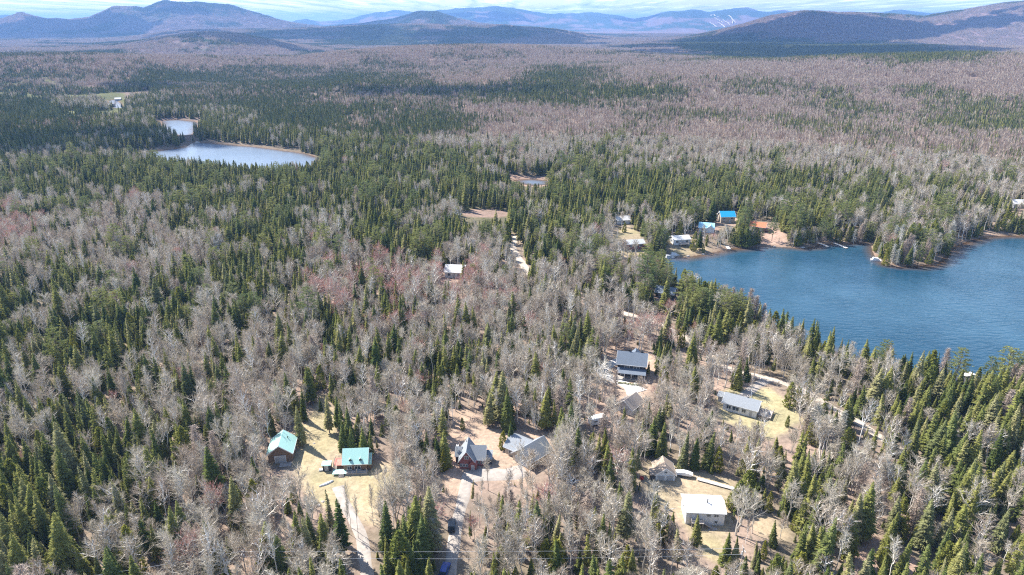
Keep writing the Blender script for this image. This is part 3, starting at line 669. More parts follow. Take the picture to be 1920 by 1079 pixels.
PATCH = {('c', 'mid'): [patch('c', 200 + 3 * i + j, 26, 49, f, True) for i, f in enumerate(FR) for j in range(2)], ('b', 'mid'): [patch('b', 200 + 3 * i + j, 26, 49, f, True) for i, f in enumerate(FR) for j in range(2)],
         ('c', 'far'): [patch('c', 300 + 3 * i + j, 60, 196, f, False) for i, f in enumerate(FR) for j in range(2)], ('b', 'far'): [patch('b', 300 + 3 * i + j, 60, 144, f, False) for i, f in enumerate(FR) for j in range(2)]}

# ------------------------------------------------------------------ where the trees stand
rg = np.random.default_rng(7)
FOOT = []           # (x, y, radius) ground kept clear round buildings, filled from the house table
HT = {'a': None}
HOUSES = [  # key, photo x, y of the near wall's foot, clear radius
 ('h1', 531, 872, 6.0), ('h2', 670, 884, 7.0), ('h3', 890, 880, 8.0), ('h4', 990, 884, 9.5), ('h5', 1182, 706, 7.5), ('h6', 1180, 778, 5.5), ('h7', 1393, 778, 8.5), ('h8', 1240, 908, 6.0),
 ('h9', 1315, 992, 8.0), ('h10', 855, 522, 7.5), ('h11', 1190, 468, 8), ('h12', 1273, 461, 8), ('h13', 1361, 420, 7), ('h14', 1324, 438, 7), ('h15', 1424, 437, 7), ('h16', 1246, 557, 7), ('h17', 1163, 420, 6), ('h18', 1905, 392, 7), ('camper', 1119, 800, 4)]
HP = {k: hit(a, b) for k, a, b, c in HOUSES}
for k, a, b, c in HOUSES: FOOT.append((HP[k][0], HP[k][1] + c * .45, c))
# sight lines the photograph shows open: (polygon, share of conifers kept, share of bare trees kept)
OPEN = [([(505,822),(558,822),(558,880),(505,880)], .0, .35), ([(600,838),(705,838),(705,895),(600,895)], 0, .12), ([(560,800),(600,742),(620,760),(640,850),(600,935),(560,900)], 0, .1),
 ([(640,890),(715,890),(715,930),(640,930)], .1, .15), ([(600,900),(640,900),(700,1000),(694,1079),(672,1079)], .08, .12),
 ([(852,770),(900,770),(935,830),(935,882),(852,882)], 0, .12), ([(842,880),(884,880),(882,1000),(838,1000)], 0, .1), ([(838,1000),(862,1000),(855,1079),(830,1079)], .1, .2),
 ([(935,812),(1034,812),(1034,866),(935,866)], 0, .35), ([(880,880),(1000,880),(1000,920),(880,920)], .2, .5), ([(1148,658),(1222,658),(1218,742),(1148,720)], 0, .1), ([(1110,690),(1150,690),(1205,735),(1200,755),(1150,740),(1115,720)], .0, .25),
 ([(1160,740),(1205,745),(1200,790),(1165,780)], .05, .3), ([(1100,778),(1140,778),(1140,800),(1100,800)], .05, .35), ([(1350,733),(1440,733),(1442,790),(1395,790),(1345,765)], 0, .12),
 ([(1435,745),(1490,760),(1500,795),(1440,815)], .0, .12), ([(1210,862),(1268,862),(1268,914),(1210,914)], 0, .1), ([(1268,880),(1385,900),(1380,935),(1270,925)], 0, .03),
 ([(1270,926),(1360,926),(1360,994),(1305,994),(1270,960)], 0, .06), ([(1312,994),(1368,990),(1352,1060),(1318,1040)], .05, .1), ([(1400,950),(1430,962),(1482,1002),(1478,1022),(1420,1005)], .05, .2),
 ([(1130,577),(1200,592),(1280,628),(1360,684),(1350,692),(1270,642),(1200,606),(1130,592)], .25, .6), ([(1440,705),(1540,742),(1640,800),(1640,815),(1530,765),(1440,720)], .25, .55),
 ([(958,455),(976,455),(983,495),(968,490)], .0, .15), ([(832,500),(876,500),(876,524),(832,524)], .05, .15), ([(1170,450),(1207,448),(1207,474),(1170,474)], 0, .15), ([(1256,444),(1292,442),(1300,480),(1256,480)], 0, .1),
 ([(1300,462),(1368,462),(1345,474),(1300,482)], 0, .3), ([(1345,400),(1378,400),(1378,426),(1345,426)], 0, .1), ([(1306,420),(1345,420),(1345,436),(1306,436)], .05, .3), ([(1406,412),(1442,412),(1475,445),(1470,460),(1432,458),(1420,440)], 0, .1),
 ([(1228,540),(1268,540),(1268,558),(1228,558)], .0, .1), ([(1152,408),(1182,408),(1182,422),(1152,422)], .05, .2), ([(1892,380),(1920,380),(1920,395),(1892,395)], .1, .2),
 ([(865,396),(930,393),(958,402),(935,408),(870,407)], .0, .05), ([(940,329),(1025,329),(1026,341),(1000,344),(965,338)], 0, .03), ([(1684,455),(1718,455),(1722,478),(1690,478)], .1, .3),
 ([(1848,430),(1892,437),(1892,443),(1848,443)], 0, .1), ([(604,900),(622,900),(622,915),(604,915)], 0, 0), ([(203,186),(232,186),(232,206),(203,206)], .1, .1)]
OPEN += [([(1260,486),(1300,484),(1345,476),(1400,468),(1500,470),(1620,464),(1640,495),(1760,502),(1850,452),(1925,448),(1925,650),(1860,655),(1835,690),(1800,640),(1755,622),(1740,640),(1700,650),(1690,620),(1650,606),(1615,645),(1550,600),(1500,585),(1465,575),(1445,540),(1400,515),(1370,512),(1340,520),(1300,505),(1262,500)], .0, .0),
 ([(360,271),(430,275),(560,290),(604,298),(604,300),(500,302),(470,305),(400,290),(340,290),(300,284),(352,280)], .0, .0), ([(306,228),(362,230),(358,247),(330,243)], .0, .0)]
OPEN = [(p, a, b if b < .05 else min(1, b * 1.5)) for p, a, b in OPEN]
OPENA = [(np.array(p)[:, 0].min(), np.array(p)[:, 0].max(), np.array(p)[:, 1].min(), np.array(p)[:, 1].max(), p, a, b) for p, a, b in OPEN]
def thin(x, y, z, h, con, wid=1.7):
    """drop trees that would hide what the photograph shows open"""
    keep = np.ones(len(x), bool); u = rg.random(len(x))
    for fh in (0.1, .4, .7, .98):
        for dx in (-wid, wid):
            px, py, _ = proj(x + dx, y, z + h * fh)
            for x0, x1, y0, y1, p, kc, kb in OPENA:
                s = keep & (px > x0) & (px < x1) & (py > y0) & (py < y1)
                if not s.any(): continue
                s[s] = pin(px[s], py[s], p); keep &= ~(s & (u >= np.where(con, kc, kb)))
    return keep
def blocked(x, y, marg=1.5):
    b = water_sd(x, y) < marg
    for poly, kind in CLEARW:
        if kind in ('bog',): b |= pin(x, y, [tuple(p) for p in poly]) & (rg.random(len(x)) < .35); continue
        b |= pin(x, y, [tuple(p) for p in poly]) & (rg.random(len(x)) < (.88 if kind in ('earth', 'litter') else .96))
    for n_, pts, w, m_ in ROADW: b |= segdist(x, y, pts, False) < w / 2 + (.4 if 'road' in n_ else 1.0)
    for fx, fy, fr in FOOT: b |= np.hypot(x - fx, y - fy) < fr * .86
    return b
def grid_pts(sp, r0, r1, az=44):
    n = int(2 * r1 / sp); xs = (np.arange(-n // 2, n // 2) + .5) * sp; ys = (np.arange(0, int(r1 / sp) + 1)) * sp
    X, Y = np.meshgrid(xs, ys); x = X.ravel() + rg.uniform(-.46, .46, X.size) * sp; y = Y.ravel() + rg.uniform(-.46, .46, X.size) * sp; d = np.hypot(x, y)
    s = (d > r0) & (d < r1) & (np.abs(np.degrees(np.arctan2(x, y))) < az); return x[s], y[s]
# near woods, tree by tree
x, y = grid_pts(2.8, 62, 720); s = ~blocked(x, y); x, y = x[s], y[s]; z = height(x, y)
px, py, zc = proj(x, y, z); c = cmap(px, py - 18 * 200 / zc)
n1 = fbm(x, y, 20, 3, 12); n2 = fbm(x, y, 7, 2, 13); d = np.hypot(x, y)
score = c * .88 + .02 + (n1 - .5) * 1.35 + (n2 - .5) * .5; con = score + rg.normal(0, .14, len(x)) > .52
# hardwoods have wider crowns: keep fewer of them; lone conifers stand among them
u = rg.random(len(x)); lone = (~con) & (u < .09 * (1 + c * 2)); con |= lone
keep = con | (rg.random(len(x)) < .60); keep &= (rg.random(len(x)) < np.where(con, .92, 1))
x, y, z, con, c, px, py, d = (q[keep] for q in (x, y, z, con, c, px, py, d))
n = len(x); kind = np.empty(n, object); u = rg.random(n); sdw = water_sd(x, y)
nearlake = sdw < 35; dark = fbm(x, y, 45, 2, 77)
kind[con] = 'spruce'; kind[con & (u < .09)] = 'cedar'; kind[con & (u > .96)] = 'pine'; kind[con & nearlake & (u > .72) & (d < 480)] = 'pine'; kind[con & nearlake & (u < .25)] = 'cedar'
kind[(kind == 'pine') & (d < 270)] = 'spruce'; kind[~con] = 'bare'; kind[(~con) & (u < .22)] = 'birch'; kind[(~con) & (u > .965)] = 'larch'; kind[(~con) & (u > .955) & (u <= .965)] = 'dead'
redz = (((px - 760) / 190) ** 2 + ((py - 570) / 70) ** 2 < 1) | (((px - 1250) / 90) ** 2 + ((py - 640) / 40) ** 2 < 1) | (((px - 30) / 60) ** 2 + ((py - 440) / 40) ** 2 < 1)
kind[(~con) & ((redz & (u > .70)) | (u > .992))] = 'redbud'
scl = rg.normal(1, .17, n).clip(.5, 1.4) * np.where(con, .83, .88); small = rg.random(n) < np.where(con, .36, .14); scl[small] *= .6
scl *= np.where(con, np.interp(d, [100, 240, 420], [1.12, 1.08, 1.0]), np.interp(d, [100, 240, 420], [1.10, 1.06, 1.0]))
var = np.array([rg.choice(6, p=[.12, .10, .12, .34, .18, .14]) if k == 'bare' else rg.integers(len(LIB[k])) for k in kind]); hh = np.array([LIB[k][v]['h'] for k, v in zip(kind, var)]) * scl
keep = thin(x, y, z, hh, con); fail = ~keep
# a tree that would stick up too far is replaced by a young one where that still fits
sc2 = scl * .42; ok = thin(x, y, z, hh * .42, con, .6); scl = np.where(fail & ok, sc2, scl); hh = np.where(fail & ok, hh * .42, hh); keep |= (fail & ok & (rg.random(n) < .45))
T = dict(x=x[keep], y=y[keep], z=z[keep], kind=kind[keep], var=var[keep], scl=scl[keep], h=hh[keep])
# single trees the photograph shows clearly: (foot x, foot y, kind, variant, height in m, width factor)
HERO = [(566,834,'spruce',1,14,.95),(618,812,'spruce',3,13.5,1.1),(632,806,'spruce',3,12,1.1),(643,846,'spruce',0,11,1.0),(660,850,'spruce',2,9.5,1.1),(682,850,'spruce',0,9.5,1.2),(695,852,'spruce',2,8,1.1),
 (548,792,'spruce',2,11,.8),(571,790,'spruce',1,12,.8),(602,770,'spruce',5,5,1),(625,1010,'spruce',3,13.5,.9),(868,806,'cedar',0,4.2,1.1),(916,800,'spruce',4,12,1.1),(958,838,'spruce',0,9,1.2),(942,842,'cedar',0,6,1.2),
 (800,866,'spruce',0,10,1),(830,858,'spruce',5,8,1.1),(885,940,'spruce',3,7,.7),(882,1010,'spruce',3,9,.6),(890,1020,'redbud',0,8,.9),(658,990,'bare',3,14,.5),(672,1010,'bare',3,13,.5),(655,1002,'birch',0,12,.5),(700,985,'bare',3,13,.6),
 (1250,552,'pine',2,17,1.0),(1232,520,'pine',0,13,1.1),(1290,575,'pine',1,14,1.1),(1318,580,'cedar',1,13,1.3),(1306,580,'spruce',1,15,1),(1330,590,'cedar',1,12,1.2),(1352,590,'spruce',3,13,.8),
 (1370,600,'larch',0,15,1),(1385,605,'larch',0,16,1.1),(1398,610,'larch',0,17,1.2),(1412,612,'larch',1,14,1.2),(1425,618,'larch',1,12,1.2),(1362,596,'larch',1,13,1),(1450,636,'cedar',1,12,1.4),
 (1655,700,'pine',0,13,1.15),(1640,712,'pine',1,11,1.1),(1786,724,'pine',0,14.5,1.0),(1765,712,'larch',1,13,1.1),(1848,728,'pine',1,12,.85),(1740,715,'cedar',1,11,1.1),(1905,745,'larch',0,13,1.3),(1890,738,'larch',1,12,1.2),(1790,655,'larch',1,3,1),
 (1555,668,'spruce',1,13,.9),(1525,655,'spruce',0,13,.9),(1500,648,'spruce',3,12,1),(1480,640,'spruce',2,11,1),(1590,690,'birch',1,11,1),(1610,700,'bare',5,10,1),(1580,690,'spruce',3,12,1),(1700,716,'spruce',1,12,.9),(1720,722,'spruce',3,12,1),
 (1410,900,'spruce',1,14,.9),(1395,892,'spruce',0,13,1),(1385,950,'cedar',1,8,1.6),(1400,938,'cedar',0,9,1.5),(1372,955,'cedar',0,7,1.4),(1300,880,'spruce',1,11,1.1),(1325,878,'spruce',0,12,1.1),(1280,876,'spruce',2,12,1),(1240,858,'spruce',1,12,1),(1345,885,'cedar',0,8,1.1),
 (1222,850,'spruce',0,12,1.1),(1205,840,'spruce',2,10,1),(1360,1058,'spruce',2,9,1.2),(1375,1062,'spruce',5,7,1.3),(1410,1000,'bare',1,12,.9),(1398,1020,'birch',0,9,.8),(1448,1025,'spruce',2,8,1),(1462,1010,'bare',5,7,1),
 (1305,1020,'spruce',5,9,1),(1480,764,'cedar',0,9,1.3),(1495,762,'cedar',0,8,1.1),(1508,768,'cedar',1,8,1),(1408,762,'birch',0,13,.7),(1475,800,'cedar',0,4,1),(1060,665,'pine',1,13,.9),(1040,672,'spruce',4,14,1.1),(1075,680,'spruce',1,14,1),(1050,690,'spruce',4,13,1.1),
 (410,700,'spruce',4,15,1.2),(412,735,'spruce',1,13,1),(850,668,'spruce',4,13,1.2),(865,665,'spruce',1,13,1.1),(485,632,'pine',1,11,1),(470,630,'cedar',1,10,1.2),(1125,640,'spruce',4,10,1.3),(1150,645,'pine',0,11,.9),(1175,632,'spruce',5,8,.9),(1215,700,'spruce',0,5,1),
 (1170,806,'spruce',2,8,1.1),(1195,800,'spruce',5,6,1.2),(1700,500,'spruce',4,12,1.2),(1660,498,'cedar',1,10,1.1),(1680,497,'dead',0,9,1.3),(1672,494,'dead',0,11,1.2),(1690,492,'larch',1,12,1),(1720,498,'pine',1,12,.9),(1740,495,'cedar',1,9,1.2),(1752,488,'bare',2,9,1),(1700,482,'larch',0,14,1),
 (1722,476,'pine',0,14,.9),(1705,470,'pine',2,15,1),(1664,484,'cedar',1,11,1),(1762,478,'bare',0,9,.9),(1735,478,'cedar',0,9,1.3),(1648,480,'dead',0,8,1.4),(1228,466,'pine',1,15,1.2),(1215,462,'pine',0,13,1),(1240,468,'pine',2,14,1.2),(1300,470,'cedar',1,11,1.1),(1312,468,'spruce',4,12,1.1),
 (1318,474,'cedar',0,5,1.2),(1345,466,'bare',2,7,1.2),(1335,460,'redbud',0,7,1.2),(1386,462,'cedar',1,10,1.5),(1398,464,'cedar',1,12,1.4),(1408,460,'cedar',0,10,1.4),(1447,452,'pine',0,14,.8),(1486,463,'bare',3,11,1),(1495,462,'cedar',0,8,1.5),(1610,455,'larch',0,12,1.3),(1600,457,'dead',0,9,1.3),
 (1572,454,'cedar',1,8,1.5),(1640,470,'spruce',0,10,1.1),(1133,455,'birch',2,12,1),(1155,460,'birch',2,10,1),(1150,418,'cedar',1,9,1.5),(1170,436,'cedar',0,6,1.3)]
for i in range(75):
    a, b = rg.uniform(1645, 1785), rg.uniform(455, 496)
    if (a < 1690 and b < 470 and rg.random() < .3) or b > 499 - abs(a - 1705) * .28: continue
    k = rg.choice(['cedar', 'spruce', 'dead', 'bare', 'larch', 'pine', 'cedar']); HERO.append((a, b, k, int(rg.integers(len(LIB[k]))), rg.uniform(8, 15), 1.1))
for i in range(90):
    a = rg.uniform(1380, 1640); b = np.interp(a, [1380, 1433, 1458, 1500, 1533, 1640], [463, 460, 459, 462, 455, 455]) - rg.uniform(0, 7)
    if 1530 < a < 1540 or 1560 < a < 1570 or 1425 < a < 1475: continue
    k = rg.choice(['cedar', 'spruce', 'pine', 'bare', 'cedar', 'larch']); HERO.append((a, b, k, int(rg.integers(len(LIB[k]))), rg.uniform(6, 12), 1.1))
hx, hy, hk, hv, hs, hw, hhh = [], [], [], [], [], [], []
for a, b, k, v, H_, wf in HERO:
    X_, Y_ = hit(a, b); hx.append(X_); hy.append(Y_); hk.append(k); hv.append(v); hhh.append(H_); hs.append(H_ / LIB[k][v]['h']); hw.append(wf)
hx, hy = np.array(hx), np.array(hy)
far_from_hero = np.ones(len(T['x']), bool)
for a, b in zip(hx, hy): far_from_hero &= np.hypot(T['x'] - a, T['y'] - b) > 2.2
for k in T: T[k] = T[k][far_from_hero]
T['w'] = np.full(len(T['x']), 1.0) * rg.uniform(.88, 1.36, len(T['x'])); T['hero'] = np.zeros(len(T['x']), bool)
T['x'] = np.concatenate([T['x'], hx]); T['y'] = np.concatenate([T['y'], hy]); T['z'] = np.concatenate([T['z'], height(hx, hy)]); T['kind'] = np.concatenate([T['kind'], np.array(hk, object)])
T['var'] = np.concatenate([T['var'], hv]).astype(int); T['scl'] = np.concatenate([T['scl'], hs]); T['h'] = np.concatenate([T['h'], hhh]); T['w'] = np.concatenate([T['w'], hw]); T['hero'] = np.concatenate([T['hero'], np.ones(len(hx), bool)])
tlt = rg.normal(0, .035, (len(T['x']), 2)); n = len(T['x']); T['rot'] = rg.uniform(0, 6.283, n)
px, py, zc = proj(T['x'], T['y'], T['z']); ptx, pty, _ = proj(T['x'], T['y'], T['z'] + T['h'] * .6)
isc = np.isin(T['kind'], ['spruce', 'pine', 'cedar']); infr = (ptx > 2) & (ptx < 1918) & (pty > 2) & (pty < 1076)
size = T['h'] * (1280 / zc) ** 1.0; size = np.where(T['hero'], size * 1.6, size)
pick = np.zeros(n, bool)
for grp in (isc, ~isc):
    idx = np.where(grp & infr)[0]; idx = idx[np.argsort(-size[idx])][:300]; pick[idx] = True
# ------------------------------------------------------------------ the 300 largest conifers and 300 largest leafless trees, each an object with trunk and crown
NAMES = {'spruce': ('spruce_tree', 'spruce tree'), 'pine': ('pine_tree', 'pine tree'), 'cedar': ('cedar_tree', 'cedar tree'), 'bare': ('bare_tree', 'bare tree'), 'birch': ('birch_tree', 'birch tree'), 'redbud': ('budding_tree', 'budding tree'), 'larch': ('larch_tree', 'larch tree'), 'dead': ('dead_tree', 'dead tree')}
LOOK = {'spruce': ['dark green spruce', 'broad green spruce', 'short bushy spruce', 'slim pointed spruce', 'wide ragged spruce', 'small dense spruce', 'thin open spruce'], 'pine': ['round topped white pine', 'layered white pine', 'tall spreading pine'], 'cedar': ['yellow green cedar', 'tall yellow green cedar'],
 'bare': ['round leafless tree', 'broad leafless tree', 'low leafless tree', 'tall leafless tree', 'many stemmed leafless tree', 'small leafless tree'], 'birch': ['white birch', 'many stemmed white birch', 'broad white birch'], 'redbud': ['reddish budding maple', 'red tinted budding tree'], 'larch': ['tan leafless larch', 'pinkish tan larch'], 'dead': ['pale grey dead tree']}
MARKS = [('the teal roofed garage', 531, 850), ('the teal roofed chalet', 670, 862), ('the red house with grey roof', 890, 850), ('the long grey roofed garage', 990, 850), ('the charcoal house with porch', 1185, 690), ('the brown roofed garage', 1180, 765), ('the grey bungalow', 1393, 760), ('the tan roofed garage', 1240, 890), ('the white metal roofed house', 1315, 960),
 ('the white camper', 1119, 792), ('the dark parked car', 847, 985), ('the white canoe', 612, 907), ('the grey driveway curve', 668, 990), ('the bottom left utility pole', 465, 1035), ('the lone white roofed house', 855, 515), ('the dark roofed lake house', 1247, 550), ('the lake shore cottage', 1273, 455), ('the red trimmed cottage', 1190, 460),
 ('the bright blue roof', 1361, 412), ('the orange roofed cottage', 1424, 425), ('the wooded point in the lake', 1705, 485), ('the right-hand near lake shore', 1860, 715), ('the near shore bend', 1450, 625), ('the pale forest road', 1590, 780),
 ('the bottom left corner', 0, 1079), ('the bottom right corner', 1920, 1079), ('the bottom below the red house', 900, 1079), ('the bottom below the white metal roof', 1200, 1079), ('the left edge of the woods', 0, 850), ('the right edge of the woods', 1920, 900), ('the small red shrub', 1202, 897)]
ORD = ['nearest', 'second nearest', 'third nearest', 'fourth nearest', 'fifth nearest', 'sixth nearest', 'seventh nearest', 'eighth nearest', 'ninth nearest', 'tenth nearest']
def ordw(i):
    if i < 10: return ORD[i]
    return ('%dth nearest' % (i + 1)) if (i + 1) % 10 not in (1, 2, 3) or 10 < (i + 1) % 100 < 14 else '%d%s nearest' % (i + 1, {1: 'st', 2: 'nd', 3: 'rd'}[(i + 1) % 10])
mk = {}
for i in np.where(pick)[0]:
    cx_, cy_ = ptx[i], pty[i]; dd_ = [(math.hypot(cx_ - a, (cy_ - b) * 1.3), j) for j, (_, a, b) in enumerate(MARKS)]; dist, j = min(dd_); dx_, dy_ = cx_ - MARKS[j][1], cy_ - MARKS[j][2]
    side = ('right of' if dx_ > 0 else 'left of') if abs(dx_) > abs(dy_) * 1.1 else ('in front of' if dy_ > 0 else 'behind')
    if MARKS[j][0].startswith(('the bottom', 'the left', 'the right')): side = 'from'
    mk.setdefault((LOOK[T['kind'][i]][T['var'][i]], j, side), []).append((dist, i))
LABEL = {}
for (look, j, side), L_ in mk.items():
    L_.sort()
    for r_, (dd_, i) in enumerate(L_):
        if side == 'from': LABEL[i] = '%s, %s to %s' % (look, ordw(r_) if len(L_) > 1 else 'standing nearest', MARKS[j][0])
        else: LABEL[i] = '%s %s %s' % (look, side, MARKS[j][0]) + ('' if len(L_) == 1 else ', %s to it' % ordw(r_))
protos = {}
for i in np.where(pick)[0]:
    k, v = T['kind'][i], int(T['var'][i]); nm, cat = NAMES[k]
    if (k, v) not in protos:
        e = link(nm, None); t_ = link('trunk', LIB[k][v]['trunk'], e); c_ = link('crown', LIB[k][v]['crown'], e); protos[(k, v)] = (e, t_, c_)
    else:
        e0, t0, c0 = protos[(k, v)]; e = e0.copy(); t_ = t0.copy(); c_ = c0.copy()
        for q in (e, t_, c_): COL.objects.link(q)
        t_.parent = e; c_.parent = e
    s_ = T['scl'][i]; w_ = T['w'][i]
    e.location = (T['x'][i], T['y'][i], T['z'][i] - .05); e.rotation_euler = (tlt[i, 0], tlt[i, 1], T['rot'][i]); e.scale = (s_ * w_, s_ * w_, s_)
    e['label'] = LABEL[i]; e['category'] = cat; e['group'] = {'spruce': 'spruces in the near woods', 'pine': 'white pines', 'cedar': 'cedars', 'bare': 'leafless trees in the near woods', 'birch': 'white birches', 'redbud': 'budding maples', 'larch': 'larches', 'dead': 'dead trees'}[k]
# ------------------------------------------------------------------ the rest of the woods, too many to count: one object for conifers, one for leafless trees
LIBCOL = {}
def libcol(tag, meshes):
    c = bpy.data.collections.new(tag)
    for i, me in enumerate(meshes): c.objects.link(bpy.data.objects.new('%s_%03d' % (tag, i), me))
    LIBCOL[tag] = c; return c
def forest(name, label, meshes, P, idx, rot, scl):
    me = bpy.data.meshes.new(name); n = len(P); me.vertices.add(n); me.vertices.foreach_set('co', np.asarray(P, np.float32).ravel())
    a = me.attributes.new('pick', 'INT', 'POINT'); a.data.foreach_set('value', np.asarray(idx, np.int32))
    a = me.attributes.new('turn', 'FLOAT_VECTOR', 'POINT'); a.data.foreach_set('vector', np.asarray(rot, np.float32).ravel())
    a = me.attributes.new('size', 'FLOAT_VECTOR', 'POINT'); a.data.foreach_set('vector', np.asarray(scl, np.float32).ravel())
    ob = link(name, me, kind='stuff'); ob['label'] = label
    ng = bpy.data.node_groups.new(name, 'GeometryNodeTree'); ng.interface.new_socket('Geometry', in_out='INPUT', socket_type='NodeSocketGeometry'); ng.interface.new_socket('Geometry', in_out='OUTPUT', socket_type='NodeSocketGeometry')
    N, L = ng.nodes, ng.links; gi = N.new('NodeGroupInput'); go = N.new('NodeGroupOutput'); ci = N.new('GeometryNodeCollectionInfo'); ci.inputs[0].default_value = libcol(name, meshes); ci.inputs['Separate Children'].default_value = True; ci.inputs['Reset Children'].default_value = True
    ip = N.new('GeometryNodeInstanceOnPoints'); ip.inputs['Pick Instance'].default_value = True
    def na(nm, t): q = N.new('GeometryNodeInputNamedAttribute'); q.data_type = t; q.inputs[0].default_value = nm; return q.outputs[0]
    L.new(gi.outputs[0], ip.inputs['Points']); L.new(ci.outputs[0], ip.inputs['Instance']); L.new(na('pick', 'INT'), ip.inputs['Instance Index']); L.new(na('size', 'FLOAT_VECTOR'), ip.inputs['Scale'])
    e2r = N.new('FunctionNodeEulerToRotation'); L.new(na('turn', 'FLOAT_VECTOR'), e2r.inputs[0]); L.new(e2r.outputs[0], ip.inputs['Rotation']); L.new(ip.outputs[0], go.inputs[0])
    ob.modifiers.new('trees', 'NODES').node_group = ng; return ob
SETS = {'c': dict(mesh=[], P=[], I=[], Rt=[], S=[]), 'b': dict(mesh=[], P=[], I=[], Rt=[], S=[])}
IDX = {}
for k in LIB:
    s_ = SETS['c' if k in ('spruce', 'pine', 'cedar') else 'b']
    for v, q in enumerate(LIB[k]): IDX[(k, v)] = len(s_['mesh']); s_['mesh'].append(q['whole'])
for key, ms in PATCH.items():
    s_ = SETS[key[0]]; IDX[key] = len(s_['mesh']); s_['mesh'] += ms
for i in np.where(~pick)[0]:
    k = T['kind'][i]; s_ = SETS['c' if isc[i] else 'b']; w_ = T['scl'][i] * T['w'][i]
    s_['P'].append((T['x'][i], T['y'][i], T['z'][i] - .05)); s_['I'].append(IDX[(k, int(T['var'][i]))]); s_['Rt'].append((tlt[i, 0], tlt[i, 1], T['rot'][i])); s_['S'].append((w_, w_, T['scl'][i]))
# young growth under the trees
x, y = grid_pts(3.9, 70, 420); s = ~blocked(x, y, 2) ; x, y = x[s], y[s]; s = rg.random(len(x)) < .8; x, y = x[s], y[s]; z = height(x, y); px, py, zc = proj(x, y, z); c = cmap(px, py); con2 = rg.random(len(x)) < c * .55 + .08
hh2 = rg.uniform(1.2, 3.6, len(x)); kp = thin(x, y, z, hh2, con2, .4)
for i in np.where(kp)[0]:
    s_ = SETS['c' if con2[i] else 'b']; k = 'spruce' if con2[i] else 'bare'; v = int(rg.integers(len(LIB[k]))); q = hh2[i] / LIB[k][v]['h']; wq = q * (1.3 if con2[i] else 1.1)
    s_['P'].append((x[i], y[i], z[i])); s_['I'].append(IDX[(k, v)]); s_['Rt'].append((0, 0, rg.uniform(0, 6.28))); s_['S'].append((wq, wq, q))
# single trees round the far ponds and marshes
x, y = grid_pts(4.0, 700, 1300); wd = water_sd(x, y)
for poly, kd in CLEARW:
    if kd == 'marsh': q_ = [tuple(p) for p in poly]; dd_ = segdist(x, y, q_); wd = np.minimum(wd, np.where(pin(x, y, q_), -dd_, dd_))
s = (wd > 7) & (wd < 75); x, y = x[s], y[s]; z = height(x, y); hh2 = rg.uniform(7, 14, len(x)); px, py, zc = proj(x, y, z); con2 = rg.random(len(x)) < np.clip(cmap(px, py) * 1.1 - .1, 0, .93); kp = thin(x, y, z, hh2, con2, .5)
for i in np.where(kp)[0]:
    s_ = SETS['c' if con2[i] else 'b']; k = 'spruce' if con2[i] else 'bare'; v = int(rg.integers(len(LIB[k]))); q = hh2[i] / LIB[k][v]['h']
    s_['P'].append((x[i], y[i], z[i])); s_['I'].append(IDX[(k, v)]); s_['Rt'].append((0, 0, rg.uniform(0, 6.28))); s_['S'].append((q, q, q))
# patches of woods
def slope(x, y, e):
    return (height(x + e, y) - height(x - e, y)) / (2 * e), (height(x, y + e) - height(x, y - e)) / (2 * e)
for lod, size_, r0, r1 in (('mid', 26., 715, 2500), ('far', 60., 2500, 8800)):
    st = size_ * .93; x, y = grid_pts(st, r0, r1, 42); z = height(x, y); px, py, zc = proj(x, y, z); d = np.hypot(x, y)
    if lod == 'mid':
        s = water_sd(x, y) > 66; mb_ = np.zeros(len(x), bool)
        for poly, kd in CLEARW:
            if kd == 'marsh': q_ = [tuple(p) for p in poly]; mb_ |= pin(x, y, q_) | ((segdist(x, y, q_) < 66) & (np.hypot(x, y) < 1300))
            if kd == 'bog': mb_ |= pin(x, y, [tuple(p) for p in poly]) & (rg.random(len(x)) < .45)
        s &= ~mb_; s &= thin(x, y, z, np.full(len(x), 11.), np.ones(len(x), bool), 8)
        x, y, z, px, py = (q[s] for q in (x, y, z, px, py))
    c = cmap(px, py); hn = fbm(x, y, 900, 5, 90); hn2 = fbm(x, y, 200, 4, 95)
    if lod == 'far':
        up = np.clip((z - 170) / 160, 0, 1); c = np.where(py > 62, c, .25) + (hn - .5) * 1.5 + (hn2 - .5) * .9 + .55 * up; c = np.clip((c - .42) / .16, 0, 1) * .9 + .05
    else:
        hn3 = fbm(x, y, 90, 3, 96); c = np.clip((c - .5) * 1.35 + .55 + (hn3 - .5) * 1.7 + rg.normal(0, .07, len(c)), .04, 1)
    sx, sy = slope(x, y, size_ * .5)
    for kd in 'cb':
        f = c if kd == 'c' else 1.02 - c; lv = np.argmin(np.abs(np.array(FR)[None, :] - f[:, None]), 1); use = f > .07; s_ = SETS[kd]
        for i in np.where(use)[0]:
            a = rg.integers(4) * math.pi / 2 + rg.uniform(-.2, .2); ca, sa = math.cos(a), math.sin(a); lx, ly = sx[i] * ca + sy[i] * sa, -sx[i] * sa + sy[i] * ca
            s_['P'].append((x[i], y[i], z[i] - .4)); s_['I'].append(IDX[(kd, lod)] + 2 * int(lv[i]) + int(rg.integers(2))); s_['Rt'].append((math.atan(ly), -math.atan(lx), a)); q = rg.uniform(.92, 1.1); s_['S'].append((1, 1, q))
print('TREES near', n, 'conifer stuff', len(SETS['c']['P']), 'bare stuff', len(SETS['b']['P']))
q = SETS['c']; forest('conifer_forest', 'dense evergreen woods of spruce, cedar and pine covering the land', q['mesh'], q['P'], q['I'], q['Rt'], q['S'])
q = SETS['b']; forest('leafless_forest', 'leafless grey and pinkish hardwood forest covering the land', q['mesh'], q['P'], q['I'], q['Rt'], q['S'])

